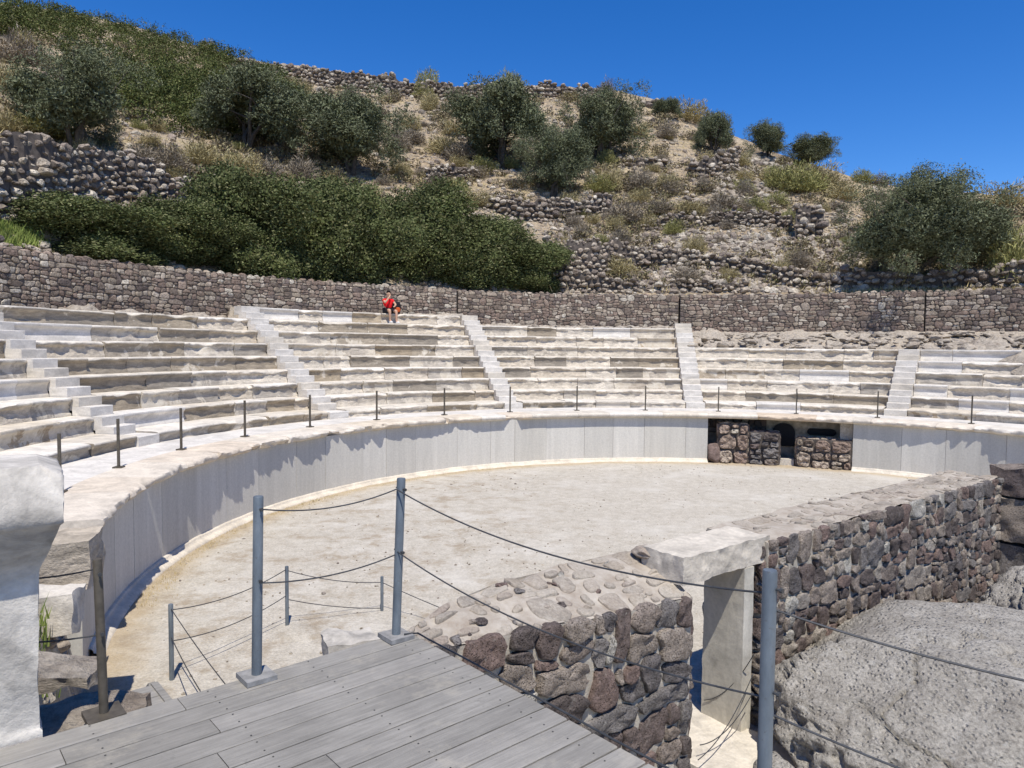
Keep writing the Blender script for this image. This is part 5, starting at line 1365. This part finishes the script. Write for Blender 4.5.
for sg in (-1, 1):
    mb = MB(); add_rock(mb, (0, 0, 0), .01, rg, 0)
    mb = MB(); mb.add(V * np.array([.011, .009, .008]) + np.array([sg * .032, -.148, .80]), Fc); mb.build('eye', M['hair'], man)
    mb = MB(); mb.add(V * np.array([.012, .02, .03]) + np.array([sg * .082, -.055, .79]), Fc); mb.build('ear', M['skin'], man, smooth=True)
    k = 'tol' if sg > 0 else 'tor'; a = 'anl' if sg > 0 else 'anr'; t = Vector(nd_[k][0]); an = Vector(nd_[a][0])
    mb = MB(); mb.add(V * np.array([.052, .15, .052]) + np.array([(t.x + an.x) / 2, (t.y + an.y) / 2 - .01, min(t.z, an.z) - .005]), Fc); mb.build('shoe', M['shoe'], man, smooth=True)
mb = MB(); mb.add(V * np.array([.014, .022, .024]) + np.array([0, -.16, .765]), Fc); mb.build('nose', M['skin'], man, smooth=True)
# rucksack beside him
bg = base + fw.cross(Vector((0, 0, 1))) * -.36 + fw * -.02; side = Vector((-fw.y, fw.x, 0))
bg = base - side * -.36 - fw * .02
bag = thing('rucksack', tuple(bg), 'dark rucksack with orange pocket beside the seated man', 'bag')
bag.rotation_euler.z = man.rotation_euler.z
mb = MB(); D = np.sign(V) * np.abs(V) ** .6; mb.add(D * np.array([.19, .14, .25]) + np.array([0, 0, .25]), Fc); mb.build('sack', M['black_cloth'], bag, smooth=True)
mb = MB(); mb.add(D * np.array([.13, .06, .10]) + np.array([0, -.13, .16]), Fc); mb.build('pocket', M['orange_cloth'], bag, smooth=True)
mb = MB(); mb.tube([(-.06, 0, .48), (-.05, 0, .54), (0, 0, .56), (.05, 0, .54), (.06, 0, .48)], .012, 8); mb.build('handle', M['black_cloth'], bag, smooth=True)

# ------------------------------------------------------------------ camera, light, sky
cam = bpy.data.cameras.new('camera'); co_ = bpy.data.objects.new('camera', cam); COL.objects.link(co_)
cam.sensor_width = 36; cam.lens = F / 1024 * 36; cam.clip_start = .05; cam.clip_end = 6000
cr, sr = math.cos(ROLL), math.sin(ROLL)
Xv, Uv, Fv = tilt((cr, 0, sr)), tilt((-sr, 0, cr)), tilt((0, 1, 0))
co_.matrix_world = Matrix(((Xv.x, Uv.x, -Fv.x, 0), (Xv.y, Uv.y, -Fv.y, 0), (Xv.z, Uv.z, -Fv.z, H), (0, 0, 0, 1)))
SC.camera = co_
EL, AZ = rad(64), math.atan2(.21, -.98)
sd = Vector((math.sin(AZ) * math.cos(EL), math.cos(AZ) * math.cos(EL), math.sin(EL)))
sun = bpy.data.lights.new('sun', 'SUN'); sun.energy = 4.8; sun.angle = rad(.53); sun.color = (1.0, .96, .88)
so2 = bpy.data.objects.new('sun', sun); COL.objects.link(so2); so2.rotation_euler = (-sd).to_track_quat('-Z', 'Y').to_euler(); so2.location = (0, -20, 60)
w = bpy.data.worlds.new('World'); SC.world = w; w.use_nodes = True; nt = w.node_tree
sk = nt.nodes.new('ShaderNodeTexSky'); sk.sky_type = 'NISHITA'; sk.sun_disc = False; sk.sun_elevation = EL; sk.sun_rotation = AZ
sk.altitude = 1500; sk.air_density = 1.0; sk.dust_density = .15; sk.ozone_density = 4.0
hs_ = nt.nodes.new('ShaderNodeHueSaturation'); hs_.inputs['Saturation'].default_value = 1.34; hs_.inputs['Hue'].default_value = .511; hs_.inputs['Value'].default_value = 1.0
nt.links.new(sk.outputs[0], hs_.inputs['Color']); nt.links.new(hs_.outputs[0], nt.nodes['Background'].inputs['Color'])
nt.nodes['Background'].inputs['Strength'].default_value = .148
SC.view_settings.view_transform = 'Standard'; SC.view_settings.look = 'None'; SC.view_settings.exposure = 0.18; SC.view_settings.gamma = 1.0
SC.cycles.max_bounces = 7; SC.cycles.diffuse_bounces = 5
SC.cycles.use_denoising = True
print('done')
